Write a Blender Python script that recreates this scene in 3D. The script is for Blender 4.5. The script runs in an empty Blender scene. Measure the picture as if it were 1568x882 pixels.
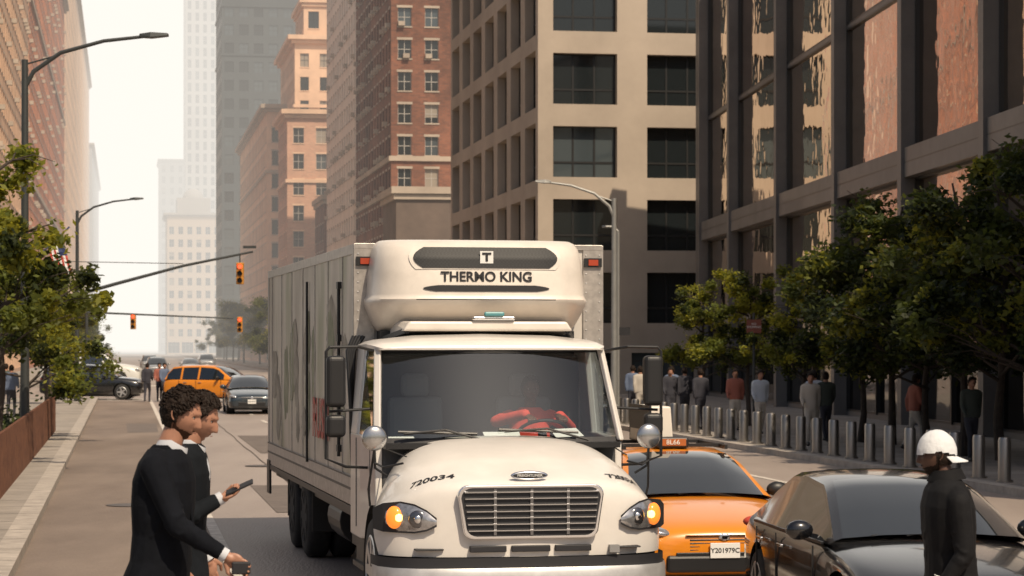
import bpy, bmesh, math, random
from mathutils import Vector, Matrix, noise
random.seed(7)
R=math.radians
sc=bpy.context.scene
COL=sc.collection
# ------------------------------------------------------------------ materials
def nodes(name):
    m=bpy.data.materials.new(name); m.use_nodes=True
    nt=m.node_tree; b=nt.nodes['Principled BSDF']; return m,nt,b
def mat(name,c,rough=.6,metal=0,var=.0,scale=3,bump=0,bscale=None,coat=0,c2=None,spec=.5,stretch=None,detail=6):
    m,nt,b=nodes(name)
    b.inputs['Base Color'].default_value=(*c,1); b.inputs['Roughness'].default_value=rough
    b.inputs['Metallic'].default_value=metal; b.inputs['Coat Weight'].default_value=coat
    b.inputs['Coat Roughness'].default_value=.05
    b.inputs['Specular IOR Level'].default_value=spec
    if var or bump or c2:
        tc=nt.nodes.new('ShaderNodeTexCoord'); mp=nt.nodes.new('ShaderNodeMapping')
        nt.links.new(tc.outputs['Object'],mp.inputs[0])
        if stretch: mp.inputs['Scale'].default_value=stretch
        n=nt.nodes.new('ShaderNodeTexNoise'); n.inputs['Scale'].default_value=scale; n.inputs['Detail'].default_value=detail; n.inputs['Roughness'].default_value=.65
        nt.links.new(mp.outputs[0],n.inputs['Vector'])
        r=nt.nodes.new('ShaderNodeValToRGB')
        r.color_ramp.elements[0].position=.3; r.color_ramp.elements[1].position=.7
        if c2: a,z=c,c2
        else:
            a=[x*(1-var) for x in c]; z=[min(1,x*(1+var)) for x in c]
        r.color_ramp.elements[0].color=(*a,1); r.color_ramp.elements[1].color=(*z,1)
        nt.links.new(n.outputs[0],r.inputs[0]); nt.links.new(r.outputs[0],b.inputs['Base Color'])
        if bump:
            n2=nt.nodes.new('ShaderNodeTexNoise'); n2.inputs['Scale'].default_value=bscale or scale*5; n2.inputs['Detail'].default_value=5
            nt.links.new(mp.outputs[0],n2.inputs['Vector'])
            bp=nt.nodes.new('ShaderNodeBump'); bp.inputs['Strength'].default_value=bump; bp.inputs['Distance'].default_value=.02
            nt.links.new(n2.outputs[0],bp.inputs['Height']); nt.links.new(bp.outputs[0],b.inputs['Normal'])
    return m
def emis(m,c,s):
    b=m.node_tree.nodes['Principled BSDF']; b.inputs['Emission Color'].default_value=(*c,1); b.inputs['Emission Strength'].default_value=s; return m
def leafmat(name,c,t):
    m,nt,b=nodes(name); b.inputs['Base Color'].default_value=(*c,1); b.inputs['Roughness'].default_value=.55
    b.inputs['Specular IOR Level'].default_value=.3
    tr=nt.nodes.new('ShaderNodeBsdfTranslucent'); tr.inputs[0].default_value=(*t,1)
    mx=nt.nodes.new('ShaderNodeMixShader'); mx.inputs[0].default_value=.45
    out=nt.nodes['Material Output']
    nt.links.new(b.outputs[0],mx.inputs[1]); nt.links.new(tr.outputs[0],mx.inputs[2]); nt.links.new(mx.outputs[0],out.inputs[0])
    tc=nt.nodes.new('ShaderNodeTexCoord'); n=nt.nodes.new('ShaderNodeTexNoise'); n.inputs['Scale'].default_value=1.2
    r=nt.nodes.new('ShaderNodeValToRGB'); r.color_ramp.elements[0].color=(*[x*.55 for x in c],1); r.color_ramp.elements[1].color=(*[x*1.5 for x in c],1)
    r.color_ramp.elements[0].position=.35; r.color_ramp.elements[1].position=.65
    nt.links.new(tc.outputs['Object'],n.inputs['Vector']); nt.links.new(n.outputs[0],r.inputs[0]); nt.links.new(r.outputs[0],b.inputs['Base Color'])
    return m
def glassmat(name,tint,alpha,rough=.03):
    m,nt,b=nodes(name); out=nt.nodes['Material Output']
    nt.nodes.remove(b)
    tr=nt.nodes.new('ShaderNodeBsdfTransparent'); tr.inputs[0].default_value=(*tint,1)
    gl=nt.nodes.new('ShaderNodeBsdfGlossy'); gl.inputs['Roughness'].default_value=rough; gl.inputs[0].default_value=(.9,.95,1,1)
    fr=nt.nodes.new('ShaderNodeFresnel'); fr.inputs[0].default_value=1.5
    ad=nt.nodes.new('ShaderNodeMath'); ad.operation='ADD'; ad.inputs[1].default_value=alpha
    nt.links.new(fr.outputs[0],ad.inputs[0])
    mx=nt.nodes.new('ShaderNodeMixShader')
    nt.links.new(ad.outputs[0],mx.inputs[0]); nt.links.new(tr.outputs[0],mx.inputs[1]); nt.links.new(gl.outputs[0],mx.inputs[2]); nt.links.new(mx.outputs[0],out.inputs[0])
    return m
def brickmat(name,c1,c2,mortar,var=.5):
    m,nt,b=nodes(name); b.inputs['Roughness'].default_value=.9
    tc=nt.nodes.new('ShaderNodeTexCoord')
    sep=nt.nodes.new('ShaderNodeSeparateXYZ'); nt.links.new(tc.outputs['Object'],sep.inputs[0])
    ad=nt.nodes.new('ShaderNodeMath'); ad.operation='ADD'; nt.links.new(sep.outputs[0],ad.inputs[0]); nt.links.new(sep.outputs[1],ad.inputs[1])
    cb=nt.nodes.new('ShaderNodeCombineXYZ'); nt.links.new(ad.outputs[0],cb.inputs[0]); nt.links.new(sep.outputs[2],cb.inputs[1])
    br=nt.nodes.new('ShaderNodeTexBrick'); br.inputs['Scale'].default_value=1.0
    br.inputs['Brick Width'].default_value=.45; br.inputs['Row Height'].default_value=.16; br.inputs['Mortar Size'].default_value=.012
    br.inputs['Color1'].default_value=(*c1,1); br.inputs['Color2'].default_value=(*c2,1); br.inputs['Mortar'].default_value=(*mortar,1)
    nt.links.new(cb.outputs[0],br.inputs[0])
    n=nt.nodes.new('ShaderNodeTexNoise'); n.inputs['Scale'].default_value=.12; n.inputs['Detail'].default_value=8; n.inputs['Roughness'].default_value=.7
    nt.links.new(tc.outputs['Object'],n.inputs['Vector'])
    mr=nt.nodes.new('ShaderNodeMapRange'); mr.inputs[1].default_value=.3; mr.inputs[2].default_value=.7; mr.inputs[3].default_value=1-var; mr.inputs[4].default_value=1+var
    nt.links.new(n.outputs[0],mr.inputs[0])
    mu=nt.nodes.new('ShaderNodeVectorMath'); mu.operation='SCALE'
    nt.links.new(br.outputs[0],mu.inputs[0]); nt.links.new(mr.outputs[0],mu.inputs['Scale']); nt.links.new(mu.outputs[0],b.inputs['Base Color'])
    return m
# ------------------------------------------------------------------ mesh builder
class MB:
    def __init__(s): s.v=[]; s.f=[]; s.m=[]
    def quad(s,a,b,c,d,mi=0):
        n=len(s.v); s.v+= [tuple(a),tuple(b),tuple(c),tuple(d)]; s.f.append((n,n+1,n+2,n+3)); s.m.append(mi)
    def box(s,x0,x1,y0,y1,z0,z1,mi=0):
        n=len(s.v)
        s.v+=[(x0,y0,z0),(x1,y0,z0),(x1,y1,z0),(x0,y1,z0),(x0,y0,z1),(x1,y0,z1),(x1,y1,z1),(x0,y1,z1)]
        for f in ((0,3,2,1),(4,5,6,7),(0,1,5,4),(1,2,6,5),(2,3,7,6),(3,0,4,7)):
            s.f.append(tuple(n+i for i in f)); s.m.append(mi)
    def prism(s,a,b,wx,wy,mi=0,wx2=None,wy2=None):
        a=Vector(a);b=Vector(b); wx2=wx2 or wx; wy2=wy2 or wy
        d=(b-a).normalized(); X=Vector((1,0,0)) if abs(d.x)<.9 else Vector((0,1,0)); Yv=d.cross(X).normalized(); X=Yv.cross(d)
        rings=[]
        for p,w,h in ((a,wx,wy),(b,wx2,wy2)):
            rings.append([p+X*w/2*i+Yv*h/2*j for i,j in ((-1,-1),(1,-1),(1,1),(-1,1))])
        s.loft(rings,mi=mi)
    def loft(s,rings,closed=True,cap=True,mi=0,mf=None):
        n=len(s.v); k=len(rings[0])
        for r in rings: s.v+=[tuple(p) for p in r]
        for i in range(len(rings)-1):
            for j in range(k if closed else k-1):
                j2=(j+1)%k
                s.f.append((n+i*k+j,n+i*k+j2,n+(i+1)*k+j2,n+(i+1)*k+j)); s.m.append(mf(i,j) if mf else mi)
        if cap:
            s.f.append(tuple(n+j for j in range(k))[::-1]); s.m.append(mi or 0)
            s.f.append(tuple(n+(len(rings)-1)*k+j for j in range(k))); s.m.append(mi or 0)
    def tube(s,pts,rad,n=10,mi=0,cap=True):
        pts=[Vector(p) for p in pts]
        if not hasattr(rad,'__len__'): rad=[rad]*len(pts)
        rings=[]; up=None
        for i,p in enumerate(pts):
            d=(pts[min(i+1,len(pts)-1)]-pts[max(i-1,0)]).normalized()
            if up is None: up=Vector((0,0,1)) if abs(d.z)<.9 else Vector((1,0,0))
            x=d.cross(up).normalized(); up=x.cross(d).normalized()
            rings.append([p+(x*math.cos(2*math.pi*j/n)+up*math.sin(2*math.pi*j/n))*rad[i] for j in range(n)])
        s.loft(rings,mi=mi,cap=cap)
    def ell(s,c,r,n=16,m=10,mi=0,rot=None):
        c=Vector(c); rings=[]
        for i in range(m+1):
            t=math.pi*(i/m); t=min(max(t,.02),math.pi-.02)
            ring=[]
            for j in range(n):
                a=2*math.pi*j/n
                v=Vector((r[0]*math.sin(t)*math.cos(a),r[1]*math.sin(t)*math.sin(a),r[2]*math.cos(t)))
                if rot: v=rot@v
                ring.append(c+v)
            rings.append(ring)
        s.loft(rings,mi=mi)
    def limb(s,a,b,ra,rb,mi=0):
        s.tube([a,b],[ra,rb],n=12,mi=mi); s.ell(a,(ra,ra,ra),12,8,mi); s.ell(b,(rb,rb,rb),12,8,mi)
    def obj(s,name,mats,parent=None,smooth=None,bevel=0,sub=0,bseg=2):
        me=bpy.data.meshes.new(name); me.from_pydata(s.v,[],s.f)
        if not isinstance(mats,(list,tuple)): mats=[mats]
        for m in mats: me.materials.append(m)
        me.polygons.foreach_set('material_index',s.m)
        bm=bmesh.new(); bm.from_mesh(me)
        if sub or bevel or smooth: bmesh.ops.remove_doubles(bm,verts=bm.verts,dist=1e-5)
        bmesh.ops.recalc_face_normals(bm,faces=bm.faces); bm.to_mesh(me); bm.free()
        o=bpy.data.objects.new(name,me); COL.objects.link(o)
        if parent: o.parent=parent
        if smooth is not None:
            me.polygons.foreach_set('use_smooth',[True]*len(me.polygons))
            me.set_sharp_from_angle(angle=R(smooth))
        if bevel:
            b=o.modifiers.new('b','BEVEL'); b.width=bevel; b.segments=bseg; b.limit_method='ANGLE'; b.angle_limit=R(35)
        if sub:
            q=o.modifiers.new('s','SUBSURF'); q.levels=sub; q.render_levels=sub
        return o
def remesh(o,vox,it=3):
    r=o.modifiers.new('r','REMESH'); r.mode='VOXEL'; r.voxel_size=vox; r.use_smooth_shade=True
    q=o.modifiers.new('q','SMOOTH'); q.iterations=it; q.factor=.5
    return o
def evalmesh(o):
    bpy.context.view_layer.update()
    dg=bpy.context.evaluated_depsgraph_get()
    return bpy.data.meshes.new_from_object(o.evaluated_get(dg))
def boolcut(o,cutmb):
    c=cutmb.obj('cut',o.data.materials[0]); c.parent=o.parent
    b=o.modifiers.new('bool','BOOLEAN'); b.operation='DIFFERENCE'; b.object=c; b.solver='EXACT'
    me=evalmesh(o)
    o.modifiers.clear(); o.data=me
    me.polygons.foreach_set('use_smooth',[True]*len(me.polygons)); me.set_sharp_from_angle(angle=R(35))
    bpy.data.objects.remove(c)
def group(name,loc=(0,0,0),rz=0):
    e=bpy.data.objects.new(name,None); COL.objects.link(e); e.location=loc; e.rotation_euler=(0,0,R(rz)); e.empty_display_size=.2
    return e
def text(name,s,size,loc,rot,m,parent,ext=.003,align='CENTER',bold=0,wrap=None):
    c=bpy.data.curves.new(name,'FONT'); c.body=s; c.size=size; c.extrude=0 if wrap else ext; c.align_x=align; c.align_y='CENTER'; c.offset=bold
    o=bpy.data.objects.new(name,c); COL.objects.link(o); c.materials.append(m)
    if wrap:
        me=evalmesh(o); bpy.data.objects.remove(o)
        o=bpy.data.objects.new(name,me); COL.objects.link(o)
        w_=o.modifiers.new('w','SHRINKWRAP'); w_.target=wrap; w_.wrap_method='NEAREST_SURFACEPOINT'; w_.wrap_mode='ABOVE_SURFACE'; w_.offset=.006
    o.location=loc; o.rotation_euler=rot; o.parent=parent; return o
# ------------------------------------------------------------------ street frame
SA=9.37; cs,sn=math.cos(R(SA)),math.sin(R(SA))
def gz(b):
    t=min(1,max(0,(18.5-b)/5.5)); return .45*t*t*(3-2*t)
def S(a,b,z=0): return Vector((a*cs-b*sn,a*sn+b*cs,z))
H=2.55; F=3600
# ------------------------------------------------------------------ common mats
M={}
M['asphalt']=mat('asphalt',(.20,.16,.138),.55,0,scale=.25,c2=(.34,.285,.25),bump=.5,bscale=30,spec=.5,stretch=(1,.2,1),detail=12)
M['asphalt2']=mat('bus_lane_asphalt',(.12,.09,.072),.75,0,scale=.4,c2=(.235,.185,.15),bump=.5,bscale=30,stretch=(1,.3,1),detail=12)  # lane's own darker asphalt; its mottling also stands in for shadow dapples
M['tar']=mat('tar_patch',(.13,.105,.09),.7,0,.25,1.5,.3,20)  # tar for seams and repairs; the patches double as painted shadow
M['conc']=mat('sidewalk_concrete',(.27,.24,.21),.85,0,.25,.7,.3,20)
M['kerb']=mat('kerb_granite',(.36,.32,.28),.8,0,.25,3,.3,30)
M['ground']=mat('ground_mat',(.16,.15,.14),.9,0,.2,.2)
M['paintw']=mat('road_paint',(.34,.30,.265),.7,0,scale=5,c2=(.70,.65,.58),detail=12)
M['black']=mat('black_plastic',(.012,.012,.013),.45)
M['rubber']=mat('tyre_rubber',(.02,.02,.02),.85,0,.3,20)
M['chrome']=mat('chrome',(.75,.75,.76),.12,1)
M['steel']=mat('brushed_steel',(.33,.31,.29),.36,1,.25,3,0,stretch=(1,1,.1))
M['alum']=mat('aluminium',(.5,.5,.5),.4,.8,.15,5)
M['white']=mat('truck_white_paint',(.66,.63,.59),.3,0,.07,2.2,coat=.4)
M['offwhite']=mat('unit_white',(.64,.59,.53),.4,0,.12,2.2,coat=.2)
M['orange_l']=emis(mat('turn_lens',(.9,.22,.03),.2),(1,.25,.03),.9)
M['amber']=emis(mat('turn_bulb',(1,.55,.1),.2),(1,.5,.12),6)
M['lens']=mat('headlamp_lens',(.42,.42,.43),.12,.7,.45,14,coat=1)
M['plate']=mat('plate_white',(.7,.7,.68),.5)
M['ink']=mat('ink_black',(.015,.015,.018),.6)
M['red']=mat('red_mat',(.42,.05,.03),.6,0,.3,6)
M['gpole']=mat('lamp_pole_grey',(.05,.055,.055),.5,.3,.1,3)
M['gpole2']=mat('lamp_pole_light',(.25,.25,.24),.5,.3,.1,3)
M['winA']=mat('window_dark',(.014,.018,.02),.08,0,spec=.8)
M['winB']=mat('window_blind',(.30,.26,.21),.35)
M['winC']=mat('window_sky',(.08,.10,.11),.06,.3,spec=1)  # paler pane: reflected sky put into the base colour
M['carglass']=mat('car_glass',(.010,.013,.015),.04,0,spec=1.0,coat=1)
# ------------------------------------------------------------------ ground
def strip(name,a0,a1,b0,b1,z,m,parent=None,n=None):
    mb=MB(); bs=[b for b in [b0]+[10+i*.75 for i in range(14)]+[b1] if b0<=b<=b1]; bs=sorted(set(bs))
    for i in range(len(bs)-1):
        p,q=bs[i],bs[i+1]
        mb.quad(S(a0,p,z+gz(p)),S(a1,p,z+gz(p)),S(a1,q,z+gz(q)),S(a0,q,z+gz(q)))
    return mb.obj(name,m,parent)
strip('ground',-1500,1500,-60,4000,0,M['ground'])
strip('road',-1.2,14.9,-40,1500,.004,M['asphalt'])
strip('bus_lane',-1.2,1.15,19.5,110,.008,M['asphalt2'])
mk=group('road_markings')
strip('edge_line',1.15,1.3,20,112,.012,M['paintw'],mk)
for i in range(24):
    strip('dash',4.6,4.74,24+i*9,27+i*9,.012,M['paintw'],mk); strip('dash',8.2,8.34,24+i*9,27+i*9,.012,M['paintw'],mk)
strip('edge_line_r',12.1,12.25,20,115,.012,M['paintw'],mk)
for i in range(13): strip('zebra',-.8+i*1.2,-.2+i*1.2,112,116,.013,M['paintw'],mk)
for i in range(13): strip('zebra',-.8+i*1.2,-.2+i*1.2,150,154,.013,M['paintw'],mk)
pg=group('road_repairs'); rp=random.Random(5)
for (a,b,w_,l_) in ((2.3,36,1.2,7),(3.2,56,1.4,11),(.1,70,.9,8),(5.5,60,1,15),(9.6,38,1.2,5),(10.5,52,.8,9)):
    mb=MB(); mb.quad(S(a,b,.0115),S(a+w_,b+.1,.0115),S(a+w_+.05,b+l_,.0115),S(a-.03,b+l_+.1,.0115)); mb.obj('patch',M['tar'],pg)  # dark repairs that also stand in for tree shadow dapples on the road
for (a,b) in ((2.6,30),(2.9,50),(.1,38),(10.2,44)):
    mb=MB(); c=S(a,b,.016); mb.tube([c,c+Vector((0,0,.004))],.38,28); mb.obj('manhole_cover',mat('iron',(.09,.07,.06),.5,.5,.3,20),pg)
mb=MB()
for a0,b0,b1 in ((3.0,22,110),(6.5,40,110),(10.9,24,90)):
    b=b0; a=a0
    while b<b1:
        a2=a0+rp.uniform(-.03,.03); mb.quad(S(a,b,.016),S(a+.03,b,.016),S(a2+.03,b+2.2,.016),S(a2,b+2.2,.016)); a=a2; b+=2.2
mb.obj('paving_seams',M['tar'],pg)
strip('cross_street',-300,300,118,148,.009,M['asphalt'])
def pave(name,a0,a1,b0,b1,kerb):
    g=group(name)
    mb=MB(); bs=sorted(set([b0]+[10+i*.75 for i in range(14) if b0<10+i*.75<b1]+[b1]))
    k0,k1=(a1-.3,a1) if kerb=='r' else (a0,a0+.3)
    s0,s1=(a0,a1-.3) if kerb=='r' else (a0+.3,a1)
    for (x0,x1,m) in ((s0,s1,0),(k0,k1,1)):
        for i in range(len(bs)-1):
            p,q=bs[i],bs[i+1]; zp,zq=gz(p)+.14,gz(q)+.14
            mb.quad(S(x0,p,zp),S(x1,p,zp),S(x1,q,zq),S(x0,q,zq),m)
            for x in ((x1,) if (kerb=='r' and m==1) else (x0,) if (kerb!='r' and m==1) else ()):
                mb.quad(S(x,p,zp-.14),S(x,p,zp),S(x,q,zq),S(x,q,zq-.14),m)
    for b in (b0,b1): mb.quad(S(a0,b,gz(b)),S(a1,b,gz(b)),S(a1,b,gz(b)+.14),S(a0,b,gz(b)+.14),0)
    mb.obj('slabs',[M['conc'],M['kerb']],g)
    return g
pave('left_pavement',-30,-1.2,19,112,'r')
pave('right_pavement',14.9,60,22,116,'l')
pave('left_pavement',-30,-1.2,150,1400,'r')
pave('right_pavement',14.9,60,150,1400,'l')
jm=mat('joint',(.12,.11,.10),.9)
jg=group('pavement_joints')
mb=MB()
for i in range(60):
    b=24+i*1.5; mb.quad(S(15.2,b,.143),S(24,b,.143),S(24,b+.03,.143),S(15.2,b+.03,.143))
    mb.quad(S(-1.5,b,.143),S(-1.9,b,.143),S(-1.9,b+.03,.143),S(-1.5,b+.03,.143))
    mb.quad(S(-1.5,b,.144),S(-1.2,b,.144),S(-1.2,b+.02,.144),S(-1.5,b+.02,.144))
mb.obj('joints',jm,jg)
# ------------------------------------------------------------------ fence (rusty pickets)
rust=mat('rusty_steel',(.085,.033,.02),.75,0,scale=4,c2=(.20,.085,.045),bump=.3,bscale=30)
fg=group('steel_picket_fence'); mb=MB()
b=20
while b<68:
    p=S(-1.95,b,.14); mb.prism(p,p+Vector((0,0,1.02)),.05,.10); b+=.30
for z in (.34,1.10):
    p,q=S(-2.02,20,z),S(-2.02,68,z); mb.prism(p,q,.04,.04)
mb.obj('pickets',rust,fg)
mb=MB(); p,q=S(-2.35,20,.3),S(-2.35,68,.3); mb.prism(p,q,.35,.35); mb.obj('planter_wall',M['kerb'],fg)
# ------------------------------------------------------------------ bollards
bm_=MB()
bm_.tube([(0,0,0),(0,0,.04)],.15,20); bm_.tube([(0,0,.04),(0,0,.74),(0,0,.79),(0,0,.80)],[.115,.115,.1,.05],20)
bo=None
for i in range(44):
    p=S(15.4,27+i*1.27,.14)
    g=group('steel_bollard',p)
    if bo is None: bo=bm_.obj('post',M['steel'],g,smooth=40)
    else:
        o=bpy.data.objects.new('post',bo.data); COL.objects.link(o); o.parent=g
# ------------------------------------------------------------------ buildings
Z=Vector((0,0,1))
def facade(mb,o,ux,n,W,z0,z1,fh,bw,ww,wh,sill=.9,dep=.25,nm=1,tr=(.5,),sills=True,ac=0,wm=(2,2,2,3,4),frame=1,mw=.06,pil=0):
    o=Vector(o);ux=Vector(ux);n=Vector(n)
    nb=max(1,round(W/bw)); cw=W/nb; nf=max(1,int((z1-z0)/fh+.01))
    def P(x,z,d=0): return o+ux*x+Z*z-n*d
    def Q(x0,x1,za,zb,mi,d=0): mb.quad(P(x0,za,d),P(x1,za,d),P(x1,zb,d),P(x0,zb,d),mi)
    for j in range(nf):
        zf=z0+j*fh
        for i in range(nb):
            x0=i*cw; x1=x0+cw; a=x0+(cw-ww)/2; c=a+ww; s=zf+sill; t=s+wh
            Q(x0,a,zf,zf+fh,0); Q(c,x1,zf,zf+fh,0); Q(a,c,zf,s,0); Q(a,c,t,zf+fh,0)
            mb.quad(P(a,s),P(a,s,dep),P(a,t,dep),P(a,t),0); mb.quad(P(c,s),P(c,s,dep),P(c,t,dep),P(c,t),0)
            mb.quad(P(a,s),P(c,s),P(c,s,dep),P(a,s,dep),0); mb.quad(P(a,t),P(c,t),P(c,t,dep),P(a,t,dep),0)
            w=random.choice(wm)
            if w==3 and random.random()<.6:
                zm=s+wh*random.uniform(.3,.7); Q(a,c,s,zm,2,dep); Q(a,c,zm,t,3,dep)
            else: Q(a,c,s,t,w,dep)
            d=dep-.03
            for k in range(nm):
                xm=a+ww*(k+1)/(nm+1); Q(xm-mw/2,xm+mw/2,s,t,frame,d)
            for k in tr: Q(a,c,s+wh*k-mw/2,s+wh*k+mw/2,frame,d-.004)
            Q(a,a+mw,s,t,frame,d-.002); Q(c-mw,c,s,t,frame,d-.002)
            if sills:
                q=[P(a-.08,s-.13,-.07),P(c+.08,s-.13,-.07),P(c+.08,s,-.07),P(a-.08,s,-.07)]
                mb.quad(*q,5); mb.quad(P(a-.08,s,-.07),P(c+.08,s,-.07),P(c+.08,s+.004,.0),P(a-.08,s+.004,.0),5)
                q=[P(a-.1,t,-.03),P(c+.1,t,-.03),P(c+.1,t+.22,-.03),P(a-.1,t+.22,-.03)]; mb.quad(*q,5)
            if ac and random.random()<ac:
                xa=a+ww*random.choice((.25,.6))-.3
                r=[[P(xa,s+.02,-.4),P(xa+.6,s+.02,-.4),P(xa+.6,s+.42,-.4),P(xa,s+.42,-.4)],[P(xa,s+.02,.1),P(xa+.6,s+.02,.1),P(xa+.6,s+.42,.1),P(xa,s+.42,.1)]]
                mb.loft(r,mi=5)
    if z0+nf*fh<z1: Q(0,W,z0+nf*fh,z1,0)
def building(name,a,b,w,d,h,wall,frame,trim,z0=4.5,cornice=.5,bands=(),parapet=1.0,rot=SA,front=None,side=None,base=None,loc=None,**kw):
    g=group(name,loc or S(a,b),rot)
    mb=MB()
    kf=dict(kw); kf.update(front or {}); ks=dict(kw); ks.update(side or {})
    for (o,ux,n,W,k) in (((0,0,0),(1,0,0),(0,-1,0),w,kf),((0,0,0),(0,1,0),(-1,0,0),d,ks),((w,0,0),(0,1,0),(1,0,0),d,ks),((0,d,0),(1,0,0),(0,1,0),w,kf)):
        facade(mb,o,ux,n,W,z0,h-parapet,**k)
        kb=dict(fh=z0,bw=4.5,ww=3.4,wh=z0-1.3,sill=.5,nm=2,tr=(.75,),sills=False,ac=0,wm=(2,2,4),dep=.3)
        facade(mb,o,ux,n,W,0,z0,**kb)
        o=Vector(o);ux=Vector(ux);
        mb.quad(o+Z*(h-parapet),o+ux*W+Z*(h-parapet),o+ux*W+Z*h,o+Z*h,0)
    mb.quad((0,0,h-.3),(w,0,h-.3),(w,d,h-.3),(0,d,h-.3),5)
    mb.obj('walls',[wall,frame,M['winA'],M['winB'],M['winC'],trim],g)
    t=MB()
    def band(z,th,pr):
        t.box(-pr,w+pr,-pr,-.003,z,z+th); t.box(-pr,-.003,-.003,d+.003,z,z+th); t.box(w+.003,w+pr,-.003,d+.003,z,z+th); t.box(-pr,w+pr,d+.003,d+pr,z,z+th)
    if cornice: band(h-.5,.6,cornice); band(h-1.0,.45,cornice*.5)
    for z in bands: band(z,.45,.22)
    if t.v: t.obj('cornice',trim,g)
    return g
stone=mat('limestone',(.42,.35,.28),.85,0,.2,.25)
concB=mat('office_concrete',(.30,.25,.20),.8,0,scale=.12,c2=(.48,.40,.32),detail=10)
darkfr=mat('dark_frame',(.03,.03,.03),.4,.3)
lightfr=mat('light_frame',(.45,.42,.38),.6)
brickR=brickmat('brown_brick',(.22,.08,.042),(.14,.052,.03),(.15,.10,.075),.7)
brickO=brickmat('orange_brick',(.56,.21,.10),(.44,.15,.075),(.38,.24,.17),.3)
brickP=brickmat('pink_brick',(.60,.33,.22),(.50,.27,.18),(.5,.4,.3),.2)
peach=mat('peach_stone',(.70,.48,.33),.85,0,.18,.2)
white_b=mat('white_brick',(.78,.68,.58),.85,0,.12,.3)
blueg=mat('bluegrey_wall',(.045,.058,.065),.6,0,.2,.1)
pale=mat('pale_stone',(.42,.40,.38),.85,0,.1,.1)
building('concrete_office_building',21.2,120.2,40,33,34,concB,darkfr,concB,z0=3.0,cornice=0,fh=3.8,bw=4.9,ww=3.4,wh=2.65,sill=.75,nm=2,tr=(.3,),sills=False,wm=(2,2,2,4),dep=.5,side=dict(bw=4.7,ww=3.3,wh=3.0,sill=.6,nm=1),mw=.1)
building('brick_apartment_building',24.1,214,40,33,44,brickR,lightfr,stone,z0=7.5,cornice=.6,bands=(16.4,19.5),fh=2.95,bw=2.55,ww=1.25,wh=1.7,sill=.75,ac=.45,wm=(2,3,4,2))
building('low_stone_building',23.3,203,40,10.5,16.3,mat('dark_stone',(.13,.095,.075),.8,0,.25,.4),lightfr,stone,z0=5,cornice=.45,fh=5.2,bw=3.4,ww=2.7,wh=3.6,sill=.7,nm=2,ac=0,wm=(2,3,2))
building('white_apartment_building',24.3,249.5,35,36,50,white_b,darkfr,stone,fh=3.1,bw=2.8,ww=1.2,wh=1.7,cornice=.4,ac=.3,wm=(2,2,4))
building('peach_tower_building',23.6,330,22,30,46,peach,darkfr,peach,fh=3.3,bw=2.6,ww=1.2,wh=1.9,cornice=1.0,bands=(36,20),wm=(2,2,4,3))
building('tower_penthouse',25,332,14,16,51.5,peach,darkfr,peach,z0=46.5,fh=4.5,bw=3,ww=1.5,wh=2.4,cornice=.6)
building('stone_annex_building',20.7,347,2.8,80,38,peach,darkfr,stone,fh=3.4,bw=2.8,ww=1.3,wh=2.1,cornice=.9,bands=(28,))
building('pink_brick_building',21.1,309,15,18,33.5,brickP,lightfr,peach,fh=3.4,bw=3.1,ww=1.4,wh=2.0,cornice=.8,bands=(24,10))
building('brown_gabled_building',24.2,288,14,14,21,brickR,lightfr,stone,fh=3.4,bw=3,ww=1.3,wh=2,cornice=.4)
building('dark_glass_tower',19.7,484,36,30,120,blueg,darkfr,blueg,fh=3.8,bw=3.0,ww=1.9,wh=2.2,cornice=0,bands=(72,62),sills=False,wm=(2,2,4,4))
building('pale_skyscraper',20.7,808,34,30,230,pale,pale,pale,fh=4,bw=2.6,ww=1.2,wh=2.8,cornice=0,sills=False,wm=(2,4))
building('pale_mid_tower',12.6,858,12,30,70,pale,pale,pale,fh=4,bw=2.8,ww=1.3,wh=2.4,cornice=.6,sills=False)
g=building('beige_domed_building',12.6,705,16,30,42,mat('beige_st',(.55,.44,.34),.85),pale,pale,fh=3.8,bw=2.8,ww=1.4,wh=2.2,cornice=1.0,sills=False)
t=MB(); t.box(3,13,6,20,42,47); t.ell((8,12,47),(3.2,3.2,3.2)); t.obj('dome',pale,g,smooth=40)
building('beige_brick_building',-34,150,24,105,44,mat('tan_b',(.58,.37,.24),.85,0,.15,.3),darkfr,stone,fh=3.3,bw=3,ww=1.5,wh=2,cornice=.8,ac=.2,wm=(2,2,4,3))
building('red_brick_building',-34,256,24,150,60,brickO,lightfr,stone,fh=3.3,bw=3.6,ww=1.6,wh=2.1,cornice=.8,bands=(20,40),ac=.25,wm=(2,2,3))
building('tan_stone_building',-34,412,24,280,78,peach,darkfr,stone,fh=3.5,bw=3.6,ww=1.6,wh=2.2,cornice=.8,sills=False)
building('grey_stone_building',-34,700,24.6,200,62,pale,darkfr,stone,fh=3.5,bw=3.6,ww=1.6,wh=2.2,cornice=.8,sills=False)
# glass building right
def mirror(name,c,r,wob=.02,ws=.35):
    m,nt,b=nodes(name); b.inputs['Base Color'].default_value=(*c,1); b.inputs['Metallic'].default_value=1; b.inputs['Roughness'].default_value=r
    tc=nt.nodes.new('ShaderNodeTexCoord'); n=nt.nodes.new('ShaderNodeTexNoise'); n.inputs['Scale'].default_value=ws; n.inputs['Detail'].default_value=2
    nt.links.new(tc.outputs['Object'],n.inputs['Vector']); bp=nt.nodes.new('ShaderNodeBump'); bp.inputs['Distance'].default_value=wob; bp.inputs['Strength'].default_value=1
    nt.links.new(n.outputs[0],bp.inputs['Height']); nt.links.new(bp.outputs[0],b.inputs['Normal']); return m
gm=[mirror('bronze_glass',(1.0,.80,.62),.012,.016,.8),mirror('bronze_glass_b',(.80,.60,.46),.015,.022,.6),mirror('dark_glass_p',(.10,.09,.08),.04,.02,.4)]
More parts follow.
